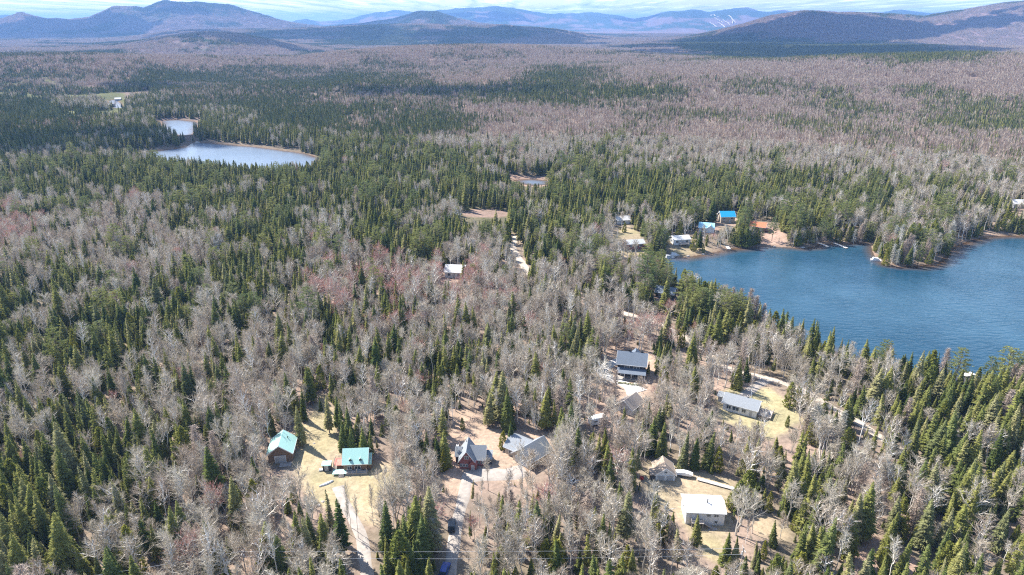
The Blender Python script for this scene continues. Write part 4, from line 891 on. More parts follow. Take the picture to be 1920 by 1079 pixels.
# ------------------------------------------------------------------ buildings
def place(px, py): X_, Y_ = hit(px, py); return X_, Y_, hz(X_, Y_)
def window(root, M, w, h, door=False, frame='white', name=None):
    """a pane (or door leaf) with a frame round it, standing proud of the wall; M has +y pointing out of the wall"""
    t = .09; b = MB(); b.box((0, .05, 0), (w, .06, h), M=M)
    o = b.build(name or ('door' if door else 'window'), 'wall_grey' if door else 'glass', root)
    f = MB(); f.box((0, .07, h / 2 + t / 2), (w + 2 * t, .12, t), M=M).box((-w / 2 - t / 2, .07, 0), (t, .12, h), M=M).box((w / 2 + t / 2, .07, 0), (t, .12, h), M=M)
    if not door: f.box((0, .07, -h / 2 - t / 2), (w + 2 * t, .12, t), M=M).box((0, .085, 0), (.07, .05, h), M=M)
    f.build('frame', frame, o)
    if door: MB().box((w * .38, .11, 0), (.06, .08, .12), M=M).build('handle', 'black', o)
    return o
def side_M(side, L, D, u, z):
    T = Matrix.Translation
    return {'f': T((u, -D / 2, z)) @ Matrix.Rotation(math.pi, 4, 'Z'), 'b': T((u, D / 2, z)), 'l': T((-L / 2, u, z)) @ Matrix.Rotation(math.pi / 2, 4, 'Z'), 'r': T((L / 2, u, z)) @ Matrix.Rotation(-math.pi / 2, 4, 'Z')}[side]
def wallprism(b, L, D, H, rise, M=None, z0=-.8): return b.prism([(-D / 2, z0), (D / 2, z0), (D / 2, H), (0, H + rise), (-D / 2, H)], -L / 2, L / 2, M)
def roofprism(b, L, D, H, rise, ov, M=None, th=.2):
    e = D / 2 + ov; ze = H - ov * rise / (D / 2); q = .012
    return b.prism([(-e, ze + q), (0, H + rise + q), (e, ze + q), (e, ze + th), (0, H + rise + th), (-e, ze + th)], -L / 2 - ov, L / 2 + ov, M)
def trim(root, L, D, H, rise, ov, M=None, mat='white'):
    e = D / 2 + ov; ze = H - ov * rise / (D / 2); b = MB()
    for s in (-1, 1): x_ = s * (L / 2 + ov + .03); b.prism([(-e, ze - .12), (0, H + rise - .12), (e, ze - .12), (e, ze + .23), (0, H + rise + .23), (-e, ze + .23)], x_ - .03, x_ + .03, M)
    b.box((0, -e - .03, ze + .08), (L + 2 * ov, .05, .22), M=M); b.build('roof_trim', mat, root)
def house(name, px, py, rz, L, D, H, rise, wall, roof, label, cat='house', ov=.45, wins=(), trm='white', z0=0):
    X_, Y_, Z_ = place(px, py); r = empty(name, (X_, Y_, Z_ + z0), R(rz), label, cat)
    wallprism(MB(), L, D, H, rise).build('wall', wall, r); rf = roofprism(MB(), L, D, H, rise, ov).build('roof', roof, r)
    if trm: trim(r, L, D, H, rise, ov, mat=trm)
    for w_ in wins: window(r, side_M(w_[0], L, D, w_[1], w_[2]), w_[3], w_[4], door=len(w_) > 5, name=(w_[5] if len(w_) > 5 else None))
    return r, rf
def chimney(rf, x, y, z, h, mat='stone', s=.7, name='chimney'):
    c = MB().box((x, y, z + h / 2), (s, s, h)).box((x, y, z + h + .06), (s + .16, s + .16, .12)).build(name, mat, rf); MB().tube((x, y, z + h + .12), (x, y, z + h + .5), .12, .12).build('flue', 'black', c)
def pipe(rf, x, y, z, h): MB().tube((x, y, z), (x, y, z + h), .12, .12, 8).tube((x, y, z + h), (x, y, z + h + .16), .2, .06, 8).build('stove_pipe', 'black', rf)
def deck(root, c, d, h, mat='deck', rail=True, sides='flr'):
    b = MB().box((c[0], c[1], h - .06), (d[0], d[1], .12))
    for sx in (-1, 1):
        for sy in (-1, 1): b.box((c[0] + sx * (d[0] / 2 - .15), c[1] + sy * (d[1] / 2 - .15), h / 2 - .5), (.14, .14, h + .76))
    o = b.build('deck', mat, root)
    if rail:
        q = MB(); segs = {'f': ((-1, -1), (1, -1)), 'b': ((-1, 1), (1, 1)), 'l': ((-1, -1), (-1, 1)), 'r': ((1, -1), (1, 1))}
        for s in sides:
            (a, b1), (c1, d1) = segs[s]; p0 = Vector((c[0] + a * d[0] / 2, c[1] + b1 * d[1] / 2, h)); p1 = Vector((c[0] + c1 * d[0] / 2, c[1] + d1 * d[1] / 2, h)); n = max(2, int((p1 - p0).length / .5))
            for i in range(n + 1): p = p0.lerp(p1, i / n); q.tube(p, p + Vector((0, 0, .95)), .035, .035, 4)
            q.tube(p0 + Vector((0, 0, .95)), p1 + Vector((0, 0, .95)), .05, .05, 4); q.tube(p0 + Vector((0, 0, .5)), p1 + Vector((0, 0, .5)), .03, .03, 4)
        q.build('railing', 'deck', o)
    return o
def steps(root, p, dirv, n, w, rise=.18, run=.28, mat='deck'):
    b = MB(); dv = Vector(dirv).normalized(); a = math.atan2(dv.y, dv.x)
    for i in range(n): q = Vector(p) + dv * run * i; b.box((q.x, q.y, q.z - rise * (i + .5)), (run, w, .07), rz=a)
    q = Vector(p) + dv * run * n; sd = Vector((-dv.y, dv.x, 0))
    for s in (-1, 1): b.tube(Vector(p) + sd * s * w / 2, q + sd * s * w / 2 - Vector((0, 0, rise * n)), .07, .07, 4)
    return b.build('stairs', mat, root)

# teal roofed garage at the left of the lawn
r, rf = house('garage', 531, 854, 98, 7.6, 6.6, 3.3, 2.5, 'wall_brown', 'teal', 'teal metal roofed garage among bare trees left of the dry lawn', 'garage', wins=[('l', 0, 1.2, 3.0, 2.3, 'garage_door'), ('f', 1, 1.6, 1.1, .9), ('r', 0, 1.6, 1, .9)]); pipe(rf, 1.5, -1.6, 4.2, 1.0)
deck(r, (-5.0, -1.5), (2.2, 3.2), .25, rail=False)
# teal roofed chalet
r, rf = house('house', 670, 872, 4, 8.0, 7.8, 3.6, 3.3, 'wall_brown', 'teal', 'log chalet with pale teal metal roof and red deck on the dry lawn', wins=[('f', -2, 1.7, 1.5, 1.3), ('f', .8, 1.6, 2.0, 1.5), ('l', 0, 1.3, 1.0, 2.1, 'door'), ('l', 0, 4.2, 1.2, 1.1), ('r', 0, 4.2, 1.2, 1.1), ('r', -1.5, 1.6, 1.2, 1.1)], ov=.55)
r.scale = (0.8, 0.8, 0.8)
sm = roofprism(MB(), 1.3, 6.2, 2.5, 2.4, .15, Matrix.Translation((4.8, -.3, 0))).build('roof', 'teal', r); wallprism(MB(), 1.2, 5.8, 2.5, 2.3, Matrix.Translation((4.7, -.3, 0))).build('wall', 'wall_brown', r)
for x_ in (-1.6, 1.9):  # dark dormer shapes added where tree shadows fall on the roof
    M_ = Matrix.Translation((x_, -2.5, 4.3)) @ Matrix.Rotation(math.pi / 2, 4, 'Z')
    b = MB(); b.prism([(-.45, -.6), (.45, -.6), (.45, .35), (0, .8), (-.45, .35)], -1.0, .9, M_); shadow_dormer = b.build('dormer', 'wall_dark', rf); roofprism(MB(), 1.8, .9, .35, .45, .12, M_, .08).build('dormer_roof', 'teal', shadow_dormer)
deck(r, (-6.2, .6), (3.6, 4.6), 1.3, 'reddeck', sides='lbr'); steps(r, (-7.4, -1.9, 1.3), (0, -1, 0), 8, 1.3)
deck(r, (-5.4, -4.6), (4.6, 2.6), .7, 'teal', sides='f'); steps(r, (-4.6, -6.0, .7), (0, -1, 0), 4, 1.6)
b = MB(); b.box((.6, -4.9, .25), (7.4, 1.8, .9)); b.build('porch_base', 'stone', r)
b = MB()
for x_ in (-2.6, .6, 4.0): b.box((x_, -5.6, 1.4), (.16, .16, 1.6))
b.box((.6, -5.6, 1.15), (7.2, .08, .09)); b.build('porch_rail', 'deck', r)
r, rf = house('shed', 614, 880, 4, 2.2, 1.9, 1.9, .35, 'wall_dark', 'teal', 'small dark shed with teal roof beside the red deck', 'shed', ov=.2, wins=[('f', 0, .9, .8, 1.6, 'door')], trm=None)
X_, Y_, Z_ = place(606, 882); e = empty('lumber_pile', (X_, Y_, Z_), R(8), 'pale stacked boards on the lawn left of the small shed', 'lumber'); b = MB()
for i in range(3): b.box((0, 0, .1 + .13 * i), (2.3 - .1 * i, .9, .1))
b.build('board', 'white', e)
# red house with grey cross gables
X_, Y_, Z_ = place(884, 866); r = empty('house', (X_, Y_, Z_), R(-2), 'dark red house with steep grey cross gable roof and white trim', 'house')
r.scale = (0.74, 0.74, 0.74)
RA = Matrix.Translation((-1.4, 0, 0)) @ Matrix.Rotation(math.pi / 2, 4, 'Z'); RB = Matrix.Translation((2.6, 1.0, 0)); RC = Matrix.Translation((-4.9, 1.6, 0)); RD = Matrix.Translation((1.0, -3.8, 0)) @ Matrix.Rotation(math.pi / 2, 4, 'Z')
b = MB(); wallprism(b, 9.0, 5.6, 3.6, 4.2, RA); b.build('wall', 'wall_red', r)
wallprism(MB(), 5.6, 7.0, 3.2, 3.6, RB).build('side_wing', 'wall_red', r); wallprism(MB(), 2.2, 5.0, 3.1, 2.4, RC).build('side_wing', 'wall_red', r); wallprism(MB(), 2.6, 2.8, 2.2, 1.7, RD).build('entry', 'wall_red', r)
rf = roofprism(MB(), 9.0, 5.6, 3.6, 4.2, .5, RA).build('roof', 'grey_shingle', r); roofprism(MB(), 5.6, 7.0, 3.2, 3.6, .45, RB).build('roof', 'grey_shingle', r); roofprism(MB(), 2.2, 5.0, 3.1, 2.4, .35, RC).build('roof', 'grey_shingle', r); roofprism(MB(), 2.6, 2.8, 2.2, 1.7, .3, RD).build('roof', 'wall_red', r)
trim(r, 9.0, 5.6, 3.6, 4.2, .5, RA); trim(r, 5.6, 7.0, 3.2, 3.6, .45, RB)
def win_at(r, M, side, L, D, u, z, w, h, **k): return window(r, M @ side_M(side, L, D, u, z), w, h, **k)
win_at(r, RA, 'l', 9.0, 5.6, 0, 5.0, 1.5, 1.3)
for u in (-2.1, -1.0, .1): win_at(r, RA, 'l', 9.0, 5.6, -u, 1.5, .75, 1.2)
for u in (-1.9, -.4, 1.1): win_at(r, RB, 'f', 5.6, 7.0, u + .8, 1.6, 1.0, 1.3)
win_at(r, RD, 'l', 2.6, 2.8, 0, .95, 1.0, 2.0, door=True)
chimney(rf, -5.3, .4, 1.5, 5.4, 'white', .8); pipe(rf, -1.9, 2.6, 6.9, .8)
b = MB(); b.box((6.7, .5, 1.0), (2.4, 4.0, 2.6)); b.build('back_porch', 'wall_dark', r); b = MB(); b.prism([(-2.4, 2.3), (2.4, 3.3), (2.4, 3.5), (-2.4, 2.5)], -1.4, 1.5, Matrix.Translation((6.7, .5, .1))); b.build('porch_roof', 'grey_shingle', r)
b = MB(); b.box((-4.9, -1.2, 1.6), (1.6, .1, 2.4)); b.build('garage_door', 'wall_dark', r)
# long garage with two grey roofs meeting at an angle
X_, Y_, Z_ = place(990, 862); r = empty('garage', (X_, Y_, Z_), 0, 'long garage with two grey roofs meeting at an angle, right of the red house', 'garage')
r.scale = (0.86, 0.86, 0.86)
M1 = Matrix.Translation((-1.9, 4.4, 0)) @ Matrix.Rotation(R(-36), 4, 'Z'); M2 = Matrix.Translation((1.4, .6, 0)) @ Matrix.Rotation(R(44), 4, 'Z')
wallprism(MB(), 8.5, 8.2, 2.9, 2.8, M1).build('wall', 'wall_tan', r); wallprism(MB(), 10.2, 8.0, 3.0, 3.3, M2).build('wall', 'wall_tan', r)
rf = roofprism(MB(), 8.5, 8.2, 2.9, 2.8, .5, M1).build('roof', 'grey_shingle', r); roofprism(MB(), 10.2, 8.0, 3.0, 3.3, .5, M2).build('roof', 'grey_shingle', r); trim(r, 8.5, 8.2, 2.9, 2.8, .5, M1); trim(r, 10.2, 8.0, 3.0, 3.3, .5, M2)
win_at(r, M2, 'l', 10.2, 8.0, 1.6, 1.25, 2.4, 2.2, door=True, name='garage_door'); win_at(r, M2, 'l', 10.2, 8.0, -1.7, 1.25, 2.4, 2.2, door=True, name='garage_door'); win_at(r, M2, 'l', 10.2, 8.0, 0, 4.1, 1.0, .9)
for u in (-2, 1.5): win_at(r, M1, 'f', 8.5, 8.2, u, 1.5, 1.2, 1.1)
# charcoal house with porch
r, rf = house('house', 1184, 698, -13, 9.8, 7.4, 5.0, 2.9, 'wall_dark', 'dark_shingle', 'charcoal two storey house with blue grey roof, porch and white windows', wins=[('f', -1.6, 4.0, 1.7, 1.4), ('f', 1.8, 4.0, 1.9, 1.4), ('f', -3, 1.3, 1.4, 1.5), ('f', 3, 1.3, 1.4, 1.5), ('f', .4, 1.0, 1.0, 2.1, 'door'), ('r', 0, 4.2, 1.3, 1.2), ('l', 0, 4.2, 1.3, 1.2)], ov=.5)
b = MB(); b.prism([(-6.6, 2.4), (-3.72, 3.3), (-3.72, 3.45), (-6.6, 2.55)], -4.9, 5.2); b.build('porch_roof', 'dark_shingle', r)
b = MB()
for x_ in (-4.6, -2.2, .2, 2.6, 4.9): b.box((x_, -6.4, 1.2), (.16, .16, 2.5))
b.build('porch_post', 'white', r); MB().box((0, -5.2, .15), (10, 2.9, .3)).build('porch_floor', 'deck', r)
chimney(rf, -1.2, .5, 7.0, 1.6, 'black', .75); chimney(rf, 3.2, .6, 7.0, 1.4, 'black', .9)
b = MB(); M_ = Matrix.Translation((1.0, 2.2, 5.2)) @ Matrix.Rotation(math.pi / 2, 4, 'Z'); wallprism(b, 2.6, 2.6, 1.5, 1.3, M_, 0); dm = b.build('dormer', 'wall_dark', rf); roofprism(MB(), 2.6, 2.6, 1.5, 1.3, .2, M_, .1).build('dormer_roof', 'dark_shingle', dm)
X_, Y_, Z_ = place(1181, 722); e = empty('hedge', (X_, Y_, Z_), R(-13), 'low clipped green hedge in front of the charcoal house porch', 'hedge'); hd = TM(); g = np.random.default_rng(5)
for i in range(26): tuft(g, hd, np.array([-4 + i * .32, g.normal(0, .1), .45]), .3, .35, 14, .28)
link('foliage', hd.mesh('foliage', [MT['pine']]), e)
r, rf = house('garage', 1180, 768, 50, 6.6, 5.8, 2.6, 2.1, 'wall_white', 'brown_shingle', 'brown roofed garage with white walls below the charcoal house', 'garage', wins=[('l', 0, 1.1, 2.6, 2.1, 'garage_door'), ('f', 0, 1.4, 1, .9)])
# white camper under the trees
def camper(px, py, rz, label):
    X_, Y_, Z_ = place(px, py); r = empty('camper_trailer', (X_, Y_, Z_), R(rz), label, 'camper')
    b = MB(); b.prismy([(-2.9, .55), (2.6, .55), (3.0, 1.1), (3.0, 2.2), (2.5, 2.75), (-2.6, 2.8), (-3.0, 2.3)], -1.15, 1.15); b.build('body', 'carwhite', r)
    b = MB()
    for x_ in (-.5, .4):
        for y_ in (-1.1, 1.1): b.tube((x_, y_ - .1, .35), (x_, y_ + .1, .35), .35, .35, 12)
    b.build('wheel', 'rubber', r); b = MB().tube((3.0, .3, .55), (4.0, 0, .5), .05, .05).tube((3.0, -.3, .55), (4.0, 0, .5), .05, .05); b.build('hitch', 'black', r)
    window(r, Matrix.Translation((-1.4, -1.15, 1.8)) @ Matrix.Rotation(math.pi, 4, 'Z'), 1.1, .6); window(r, Matrix.Translation((1.2, -1.15, 1.5)) @ Matrix.Rotation(math.pi, 4, 'Z'), .6, 1.6, door=True)
camper(1121, 795, 20, 'white camper trailer under bare trees left of the brown roofed garage')
# grey bungalow with a deck
r, rf = house('house', 1390, 768, -31, 10.6, 6.6, 2.9, 1.7, 'wall_white', 'grey_shingle', 'low white bungalow with pale grey roof set diagonally by a green lawn', wins=[('f', -3.4, 1.6, 1.3, 1.1), ('f', -1.2, 1.6, 2.0, 1.2), ('f', 1.4, 1.6, 1.2, 1.1), ('f', 3.6, 1.1, .95, 2.0, 'door'), ('l', 0, 1.6, 1.2, 1)])
deck(r, (7.6, .4), (4.0, 5.0), .8, sides='flr'); chimney(rf, 1.5, .4, 4.2, .9, 'stone', .6)
r2, _ = house('shed', 1358, 752, -31, 3.6, 3.0, 2.2, .9, 'wall_grey', 'grey_shingle', 'small grey shed at the far end of the grey bungalow', 'shed', ov=.25, wins=[('f', 0, 1, .9, 1.8, 'door')])
# tan roofed garage
r, rf = house('garage', 1244, 890, 88, 7.0, 7.0, 2.5, 2.7, 'wall_white', 'tan_shingle', 'two door garage with steep tan roof at the edge of the dry lawn', 'garage', wins=[('l', -1.6, 1.1, 2.3, 2.0, 'garage_door'), ('l', 1.5, 1.1, 2.3, 2.0, 'garage_door'), ('l', 0, 3.4, .8, .7)])
r.scale = (0.76, 0.76, 0.76)
b = MB(); b.box((-1.2, 4.4, .7), (4.6, 1.7, 2.6)); b.build('lean_to', 'wall_dark', r); b = MB(); b.prism([(3.4, 2.45), (5.4, 2.0), (5.4, 2.12), (3.4, 2.57)], -3.6, 1.3); b.build('lean_to_roof', 'tan_shingle', r)
# white metal roofed house with stairs
r, rf = house('house', 1316, 968, -4, 10.8, 7.6, 4.3, 1.25, 'wall_white', 'white_metal', 'long white house with weathered white metal roof and wooden stairs', wins=[('f', .9, 3.4, 1.0, .7), ('f', 3.0, 3.4, 1.2, .7), ('f', 3.1, 1.2, .8, .9), ('f', -2.2, 2.9, .9, 2.0, 'door'), ('r', 0, 3.2, 1.2, 1), ('l', 0, 3.2, 1.2, 1)], ov=.35)
r.scale = (0.88, 0.88, 0.88)
pipe(rf, .9, -.8, 5.1, 1.5); deck(r, (-2.4, -4.8), (3.4, 1.8), 2.0, sides='fl'); steps(r, (-.7, -4.9, 2.0), (1, -.12, 0), 11, 1.1)
b = MB(); b.box((2.0, -5.4, .06), (2.6, 1.2, .12)); b.build('landing', 'deck', r)
# things round the tan roofed garage
X_, Y_, Z_ = place(1203, 900); e = empty('shrub', (X_, Y_, Z_), 0, 'small bright red shrub beside the tan roofed garage', 'shrub'); hd = TM(); tuft(g, hd, np.array([0, 0, .6]), .6, .55, 160, .22); link('foliage', hd.mesh('foliage', [MT['carred']]), e)
def trailer(px, py, rz, label):
    X_, Y_, Z_ = place(px, py); r = empty('boat', (X_, Y_, Z_), R(rz), label, 'boat')
    prof = [(-2.0, .6), (-2.1, 1.3), (-.2, 1.65), (1.2, 1.45), (2.4, 1.1), (1.9, .7)]; MB().prismy(prof, -.75, .75).build('cover', 'carwhite', r)
    MB().box((0, 0, .5), (4.2, .9, .14)).box((2.9, 0, .5), (1.6, .1, .1)).build('trailer', 'steel', r)
    b = MB()
    for y_ in (-.95, .95): b.tube((-.6, y_ - .1, .32), (-.6, y_ + .1, .32), .32, .32, 12)
    b.build('wheel', 'rubber', r)
trailer(1282, 893, -15, 'covered white boat on a trailer right of the tan roofed garage')
# pale walkway sections laid along the slope
X_, Y_, Z_ = place(1348, 911); e = empty('dock_section', (X_, Y_, Z_ + .15), R(-26), 'long pale dock sections laid end to end above the white metal roofed house', 'dock'); b = MB()
for i in range(4): b.box((-4.4 + 2.95 * i, 0, .2 + hz(X_ + (-4.4 + 2.95 * i) * .9, Y_ - (-4.4 + 2.95 * i) * .43) - Z_), (2.85, 1.2, .16))
b.build('deck_boards', 'pale', e)
# small white boat lying on the lawn
X_, Y_, Z_ = place(612, 908); e = empty('canoe', (X_, Y_, Z_), R(38), 'small upturned white canoe on the dry lawn below the chalet', 'canoe'); b = MB(); n_ = 9; vs = []; fs = []
for i in range(n_):
    u = -1 + 2 * i / (n_ - 1); w_ = .42 * (1 - abs(u) ** 2.4) + .02; h_ = .42 + .1 * abs(u) ** 3
    for k in range(7): a = math.pi * k / 6; vs.append((u * 2.1, w_ * math.cos(a), .02 + (h_ * (1 - .35 * abs(u) ** 4)) * math.sin(a) ** .8))
for i in range(n_ - 1):
    for k in range(6): q = i * 7 + k; fs.append((q, q + 1, q + 8, q + 7))
b.add(vs, fs); b.build('hull', 'carwhite', e, smooth=True)
# vehicles
def car(px, py, rz, mat, label):
    X_, Y_, Z_ = place(px, py); r = empty('parked_car', (X_, Y_, Z_ + .12), R(rz), label, 'car')
    MB().prismy([(-2.2, .35), (2.2, .35), (2.3, .8), (1.2, 1.02), (-2.2, 1.05), (-2.3, .7)], -.88, .88).build('body', mat, r)
    c = MB().prismy([(-2.0, 1.05), (1.2, 1.02), (.45, 1.62), (-1.7, 1.66)], -.76, .76).build('cabin', 'glass', r); MB().box((-.62, 0, 1.68), (2.1, 1.4, .05)).build('roof', mat, c)
    for x_ in (-1.4, 1.4):
        for y_ in (-.82, .82): w_ = MB().tube((x_, y_ - .11, .33), (x_, y_ + .11, .33), .33, .33, 14).build('wheel', 'rubber', r); MB().tube((x_, y_ - .115, .33), (x_, y_ + .115, .33), .18, .18, 10).build('rim', 'steel', w_)
    for y_ in (-.6, .6): MB().box((2.27, y_, .72), (.06, .35, .14)).build('headlight', 'carwhite', r)
car(847, 990, 92, 'carblack', 'black car parked on the shaded driveway below the red house'); car(834, 1074, 80, 'carblue', 'blue car half hidden by spruces at the bottom of the driveway')
# fire pit stones and yard rocks
g = np.random.default_rng(3)
def rock(px, py, s, label, group=None):
    X_, Y_, Z_ = place(px, py); me = bpy.data.meshes.new('rock'); import bmesh
    bm = bmesh.new(); bmesh.ops.create_icosphere(bm, subdivisions=2, radius=1)
    for v in bm.verts: v.co *= g.uniform(.8, 1.15)
    for v in bm.verts: v.co = Vector((v.co.x * s, v.co.y * s * .8, v.co.z * s * .5))
    bm.to_mesh(me); bm.free(); me.materials.append(MT['stone']); ob = link('rock', me, None, label=label, category='rock', group=group); ob.location = (X_, Y_, Z_)
rock(598, 948, .7, 'brown rock at the lower edge of the dry lawn, left one of a pair', 'rocks'); rock(606, 941, .55, 'smaller rock at the lower edge of the dry lawn, right one of a pair', 'rocks')
rock(589, 832, .4, 'grey stone on the dry lawn right of the tall spruce', 'rocks')
# white roofed house in the woods and the houses along the lake
house('house', 855, 516, -8, 9.6, 8.4, 3.0, 2.4, 'wall_white', 'pale_roof', 'white house with pale hipped looking roof alone in the woods', wins=[('f', -2.5, 1.6, 1.4, 1.2), ('f', 2.4, 1.6, 1.4, 1.2), ('f', 0, 1.1, 1, 2, 'door'), ('l', 0, 1.6, 1.2, 1)])
house('house', 1188, 463, 12, 10.0, 6.5, 2.8, 1.4, 'wall_red', 'white_metal', 'red walled lake cottage with pale metal roof, leftmost by the shore', wins=[('f', -2.8, 1.5, 1.3, 1.2), ('f', 0, 1.0, 1.0, 2.0, 'door'), ('f', 2.8, 1.5, 1.6, 1.2)])
r, rf = house('house', 1274, 455, 10, 9.6, 6.4, 2.8, 1.4, 'wall_white', 'pale_roof', 'white lake cottage with light roof and small deck above the shore', wins=[('f', -2.8, 1.5, 1.4, 1.2), ('f', .3, 1.0, 1.6, 2.0, 'door'), ('f', 3.0, 1.5, 1.4, 1.2), ('l', 0, 1.5, 1.2, 1.1)]); deck(r, (1.0, -4.4), (5, 2.2), .7, sides='flr')
r, rf = house('house', 1361, 416, 2, 8.8, 6.6, 4.2, 2.6, 'wall_tan', 'blue_metal', 'tall tan house with bright blue metal roof behind the lake trees', wins=[('f', -2.4, 3.0, 1.4, 1.3), ('f', 2.4, 3.0, 1.4, 1.3), ('f', -2.4, 1.1, 1.2, 1.1), ('f', 1.5, 1.1, 1, 2, 'door')])
r, rf = house('house', 1324, 433, -18, 8.4, 6.8, 2.8, 2.2, 'wall_white', 'lightblue', 'light blue roofed cottage left of the bright blue roof', wins=[('f', -2, 1.5, 1.3, 1.1), ('f', 1.6, 1.5, 1.3, 1.1)]); M_ = Matrix.Translation((2.5, -1.5, 0)) @ Matrix.Rotation(math.pi / 2, 4, 'Z'); wallprism(MB(), 6, 4.4, 2.7, 1.9, M_).build('side_wing', 'wall_white', r); roofprism(MB(), 6, 4.4, 2.7, 1.9, .35, M_).build('roof', 'lightblue', r)
r, rf = house('house', 1421, 431, -28, 9.2, 7.6, 2.8, 2.0, 'wall_brown', 'orange', 'brown cottage with orange roof above a bare slope by the lake', wins=[('f', -2, 1.5, 1.4, 1.2), ('f', 2, 1.1, 1, 2, 'door'), ('r', 0, 1.5, 1.6, 1.1)]); deck(r, (5.9, -.6), (2.4, 4.0), .6, 'orange', sides='flr')
house('house', 1248, 556, -24, 8.2, 6.8, 2.8, 1.9, 'wall_dark', 'dark_shingle', 'dark grey roofed house hidden in pines on the near lake shore', wins=[('f', -2, 1.5, 1.3, 1.1), ('f', 2, 1.5, 1.3, 1.1)])
house('house', 1166, 418, 10, 8.0, 6.0, 2.6, 1.8, 'wall_white', 'pale_roof', 'pale roofed house among trees behind the red walled lake cottage', wins=[('f', 0, 1.5, 1.3, 1.1), ('l', 0, 1.5, 1, 1)])
house('house', 1908, 388, -5, 9.0, 7.0, 2.8, 2.2, 'wall_grey', 'pale_roof', 'pale grey roofed house in the trees at the right edge', wins=[('f', 0, 1.5, 1.3, 1.1)])
for px_, py_, rz_, lb in ((222, 189, 20, 'tiny pale roofed building beside the far bog, upper one'), (209, 200, -10, 'tiny pale roofed building beside the far bog, lower one')): house('cabin', px_, py_, rz_, 9, 7, 2.8, 2.0, 'wall_grey', 'pale_roof', lb, 'cabin', trm=None, wins=[('f', 0, 1.5, 2, 1.2)])
# docks, shore things
def dock(p0, p1, w, label, mat='pale'):
    a, b_ = gp0(*p0), gp0(*p1); L = math.hypot(b_[0] - a[0], b_[1] - a[1]); r = empty('dock', ((a[0] + b_[0]) / 2, (a[1] + b_[1]) / 2, 0), math.atan2(b_[1] - a[1], b_[0] - a[0]), label, 'dock'); n = max(2, int(L / 2.4)); b = MB()
    for i in range(n): b.box((-L / 2 + (i + .5) * L / n, 0, .42), (L / n - .06, w, .14))
    b.build('deck_boards', mat, r); b = MB()
    for i in range(n + 1):
        for s in (-1, 1): b.tube((-L / 2 + i * L / n * .98 + .1, s * (w / 2 + .03), -1.2), (-L / 2 + i * L / n * .98 + .1, s * (w / 2 + .03), .75), .06, .06, 5)
    b.build('posts', 'deck', r)
dock((1534, 457), (1553, 464), 1.5, 'short pale dock reaching into the lake, left of the longer one'); dock((1563, 457), (1588, 467), 1.6, 'longer pale dock reaching into the lake beside the short one'); dock((1363, 463), (1367, 469), 1.8, 'white dock below the bright blue roof', 'white'); dock((1806, 706), (1824, 702), 2.2, 'pale dock on the near shore at the right edge')
def pontoon(px, py, rz, label, mat):
    X_, Y_ = gp0(px, py); r = empty('boat', (X_, Y_, 0), R(rz), label, 'boat'); b = MB()
    for y_ in (-.9, .9): b.tube((-2.6, y_, .1), (2.4, y_, .1), .3, .3, 10).tube((2.4, y_, .1), (3.0, y_, .3), .3, .05, 10)
    b.build('float', 'steel', r); MB().box((0, 0, .5), (5.2, 2.3, .14)).build('deck', 'pale', r); MB().prismy([(-1.8, .6), (1.4, .6), (1.1, 1.5), (-1.5, 1.8)], -.95, .95).build('cover', mat, r)
pontoon(1254, 484, 10, 'boat with bluish cover moored at the white lake cottage', 'wall_grey'); pontoon(1264, 480, 12, 'white boat moored beside the bluish covered boat', 'carwhite'); pontoon(1642, 489, -15, 'small white boat at the tip of the wooded point', 'carwhite')
for px_, py_, s_, lb in ((1290, 481, 1.0, 'grey shore rock below the white lake cottage'), (1318, 477, 1.2, 'grey shore rock right of the white lake cottage'), (1452, 463, .9, 'grey shore rock below the orange roofed cottage'), (1505, 465, 1.3, 'shore rock left of the short dock'), (1662, 498, 1.1, 'rock at the foot of the wooded point'), (370, 268, 3.0, 'pale rocks between the two far ponds')): rock(px_, py_, s_, lb, 'shore rocks')
# utility poles and wires
def pole(px, py, H, rz, label):
    X_, Y_, Z_ = place(px, py); r = empty('utility_pole', (X_, Y_, Z_), R(rz), label, 'utility pole'); MB().tube((0, 0, -.5), (0, 0, H), .16, .11, 8).build('pole', 'deck', r)
    MB().box((0, -.1, H - .5), (2.2, .12, .12)).build('crossarm', 'deck', r); b = MB()
    for x_ in (-1, 0, 1): b.tube((x_, -.1, H - .44), (x_, -.1, H - .2), .05, .04, 6)
    b.build('insulators', 'white', r); MB().tube((.3, 0, H - 2.2), (.3, 0, H - 1.4), .22, .22, 10).build('transformer', 'wall_grey', r); return Vector((X_, Y_, Z_ + H))
P1 = pole(465, 1096, 9.5, 90, 'utility pole with crossarm in the woods at the bottom left'); P2 = pole(1385, 1090, 9.5, 90, 'utility pole at the bottom, right of the white metal roofed house'); P0 = pole(-60, 1180, 9.5, 60, 'utility pole beyond the bottom left corner'); P3 = pole(1153, 428, 10, 0, 'thin pale utility pole in the trees behind the lake cottages')
def wire(a, b_, sag, label):
    m_ = MB(); n_ = 16; pts = [a.lerp(b_, i / n_) - Vector((0, 0, sag * 4 * (i / n_) * (1 - i / n_))) for i in range(n_ + 1)]
    for i in range(n_): m_.tube(pts[i], pts[i + 1], .028, .028, 4, False)
    m_.build('power_line', 'steel', None, label=label, category='power line', group='power lines')
up = Vector((0, 0, -.2)); wire(P1 + up, P2 + up, .5, 'upper overhead wire running right from the bottom left pole'); wire(P1 + Vector((0, 0, -1.7)), P2 + Vector((0, 0, -1.9)), .9, 'lower overhead wire running right from the bottom left pole'); wire(P0 + up, P1 + up, .5, 'overhead wire running down to the left from the bottom left pole')

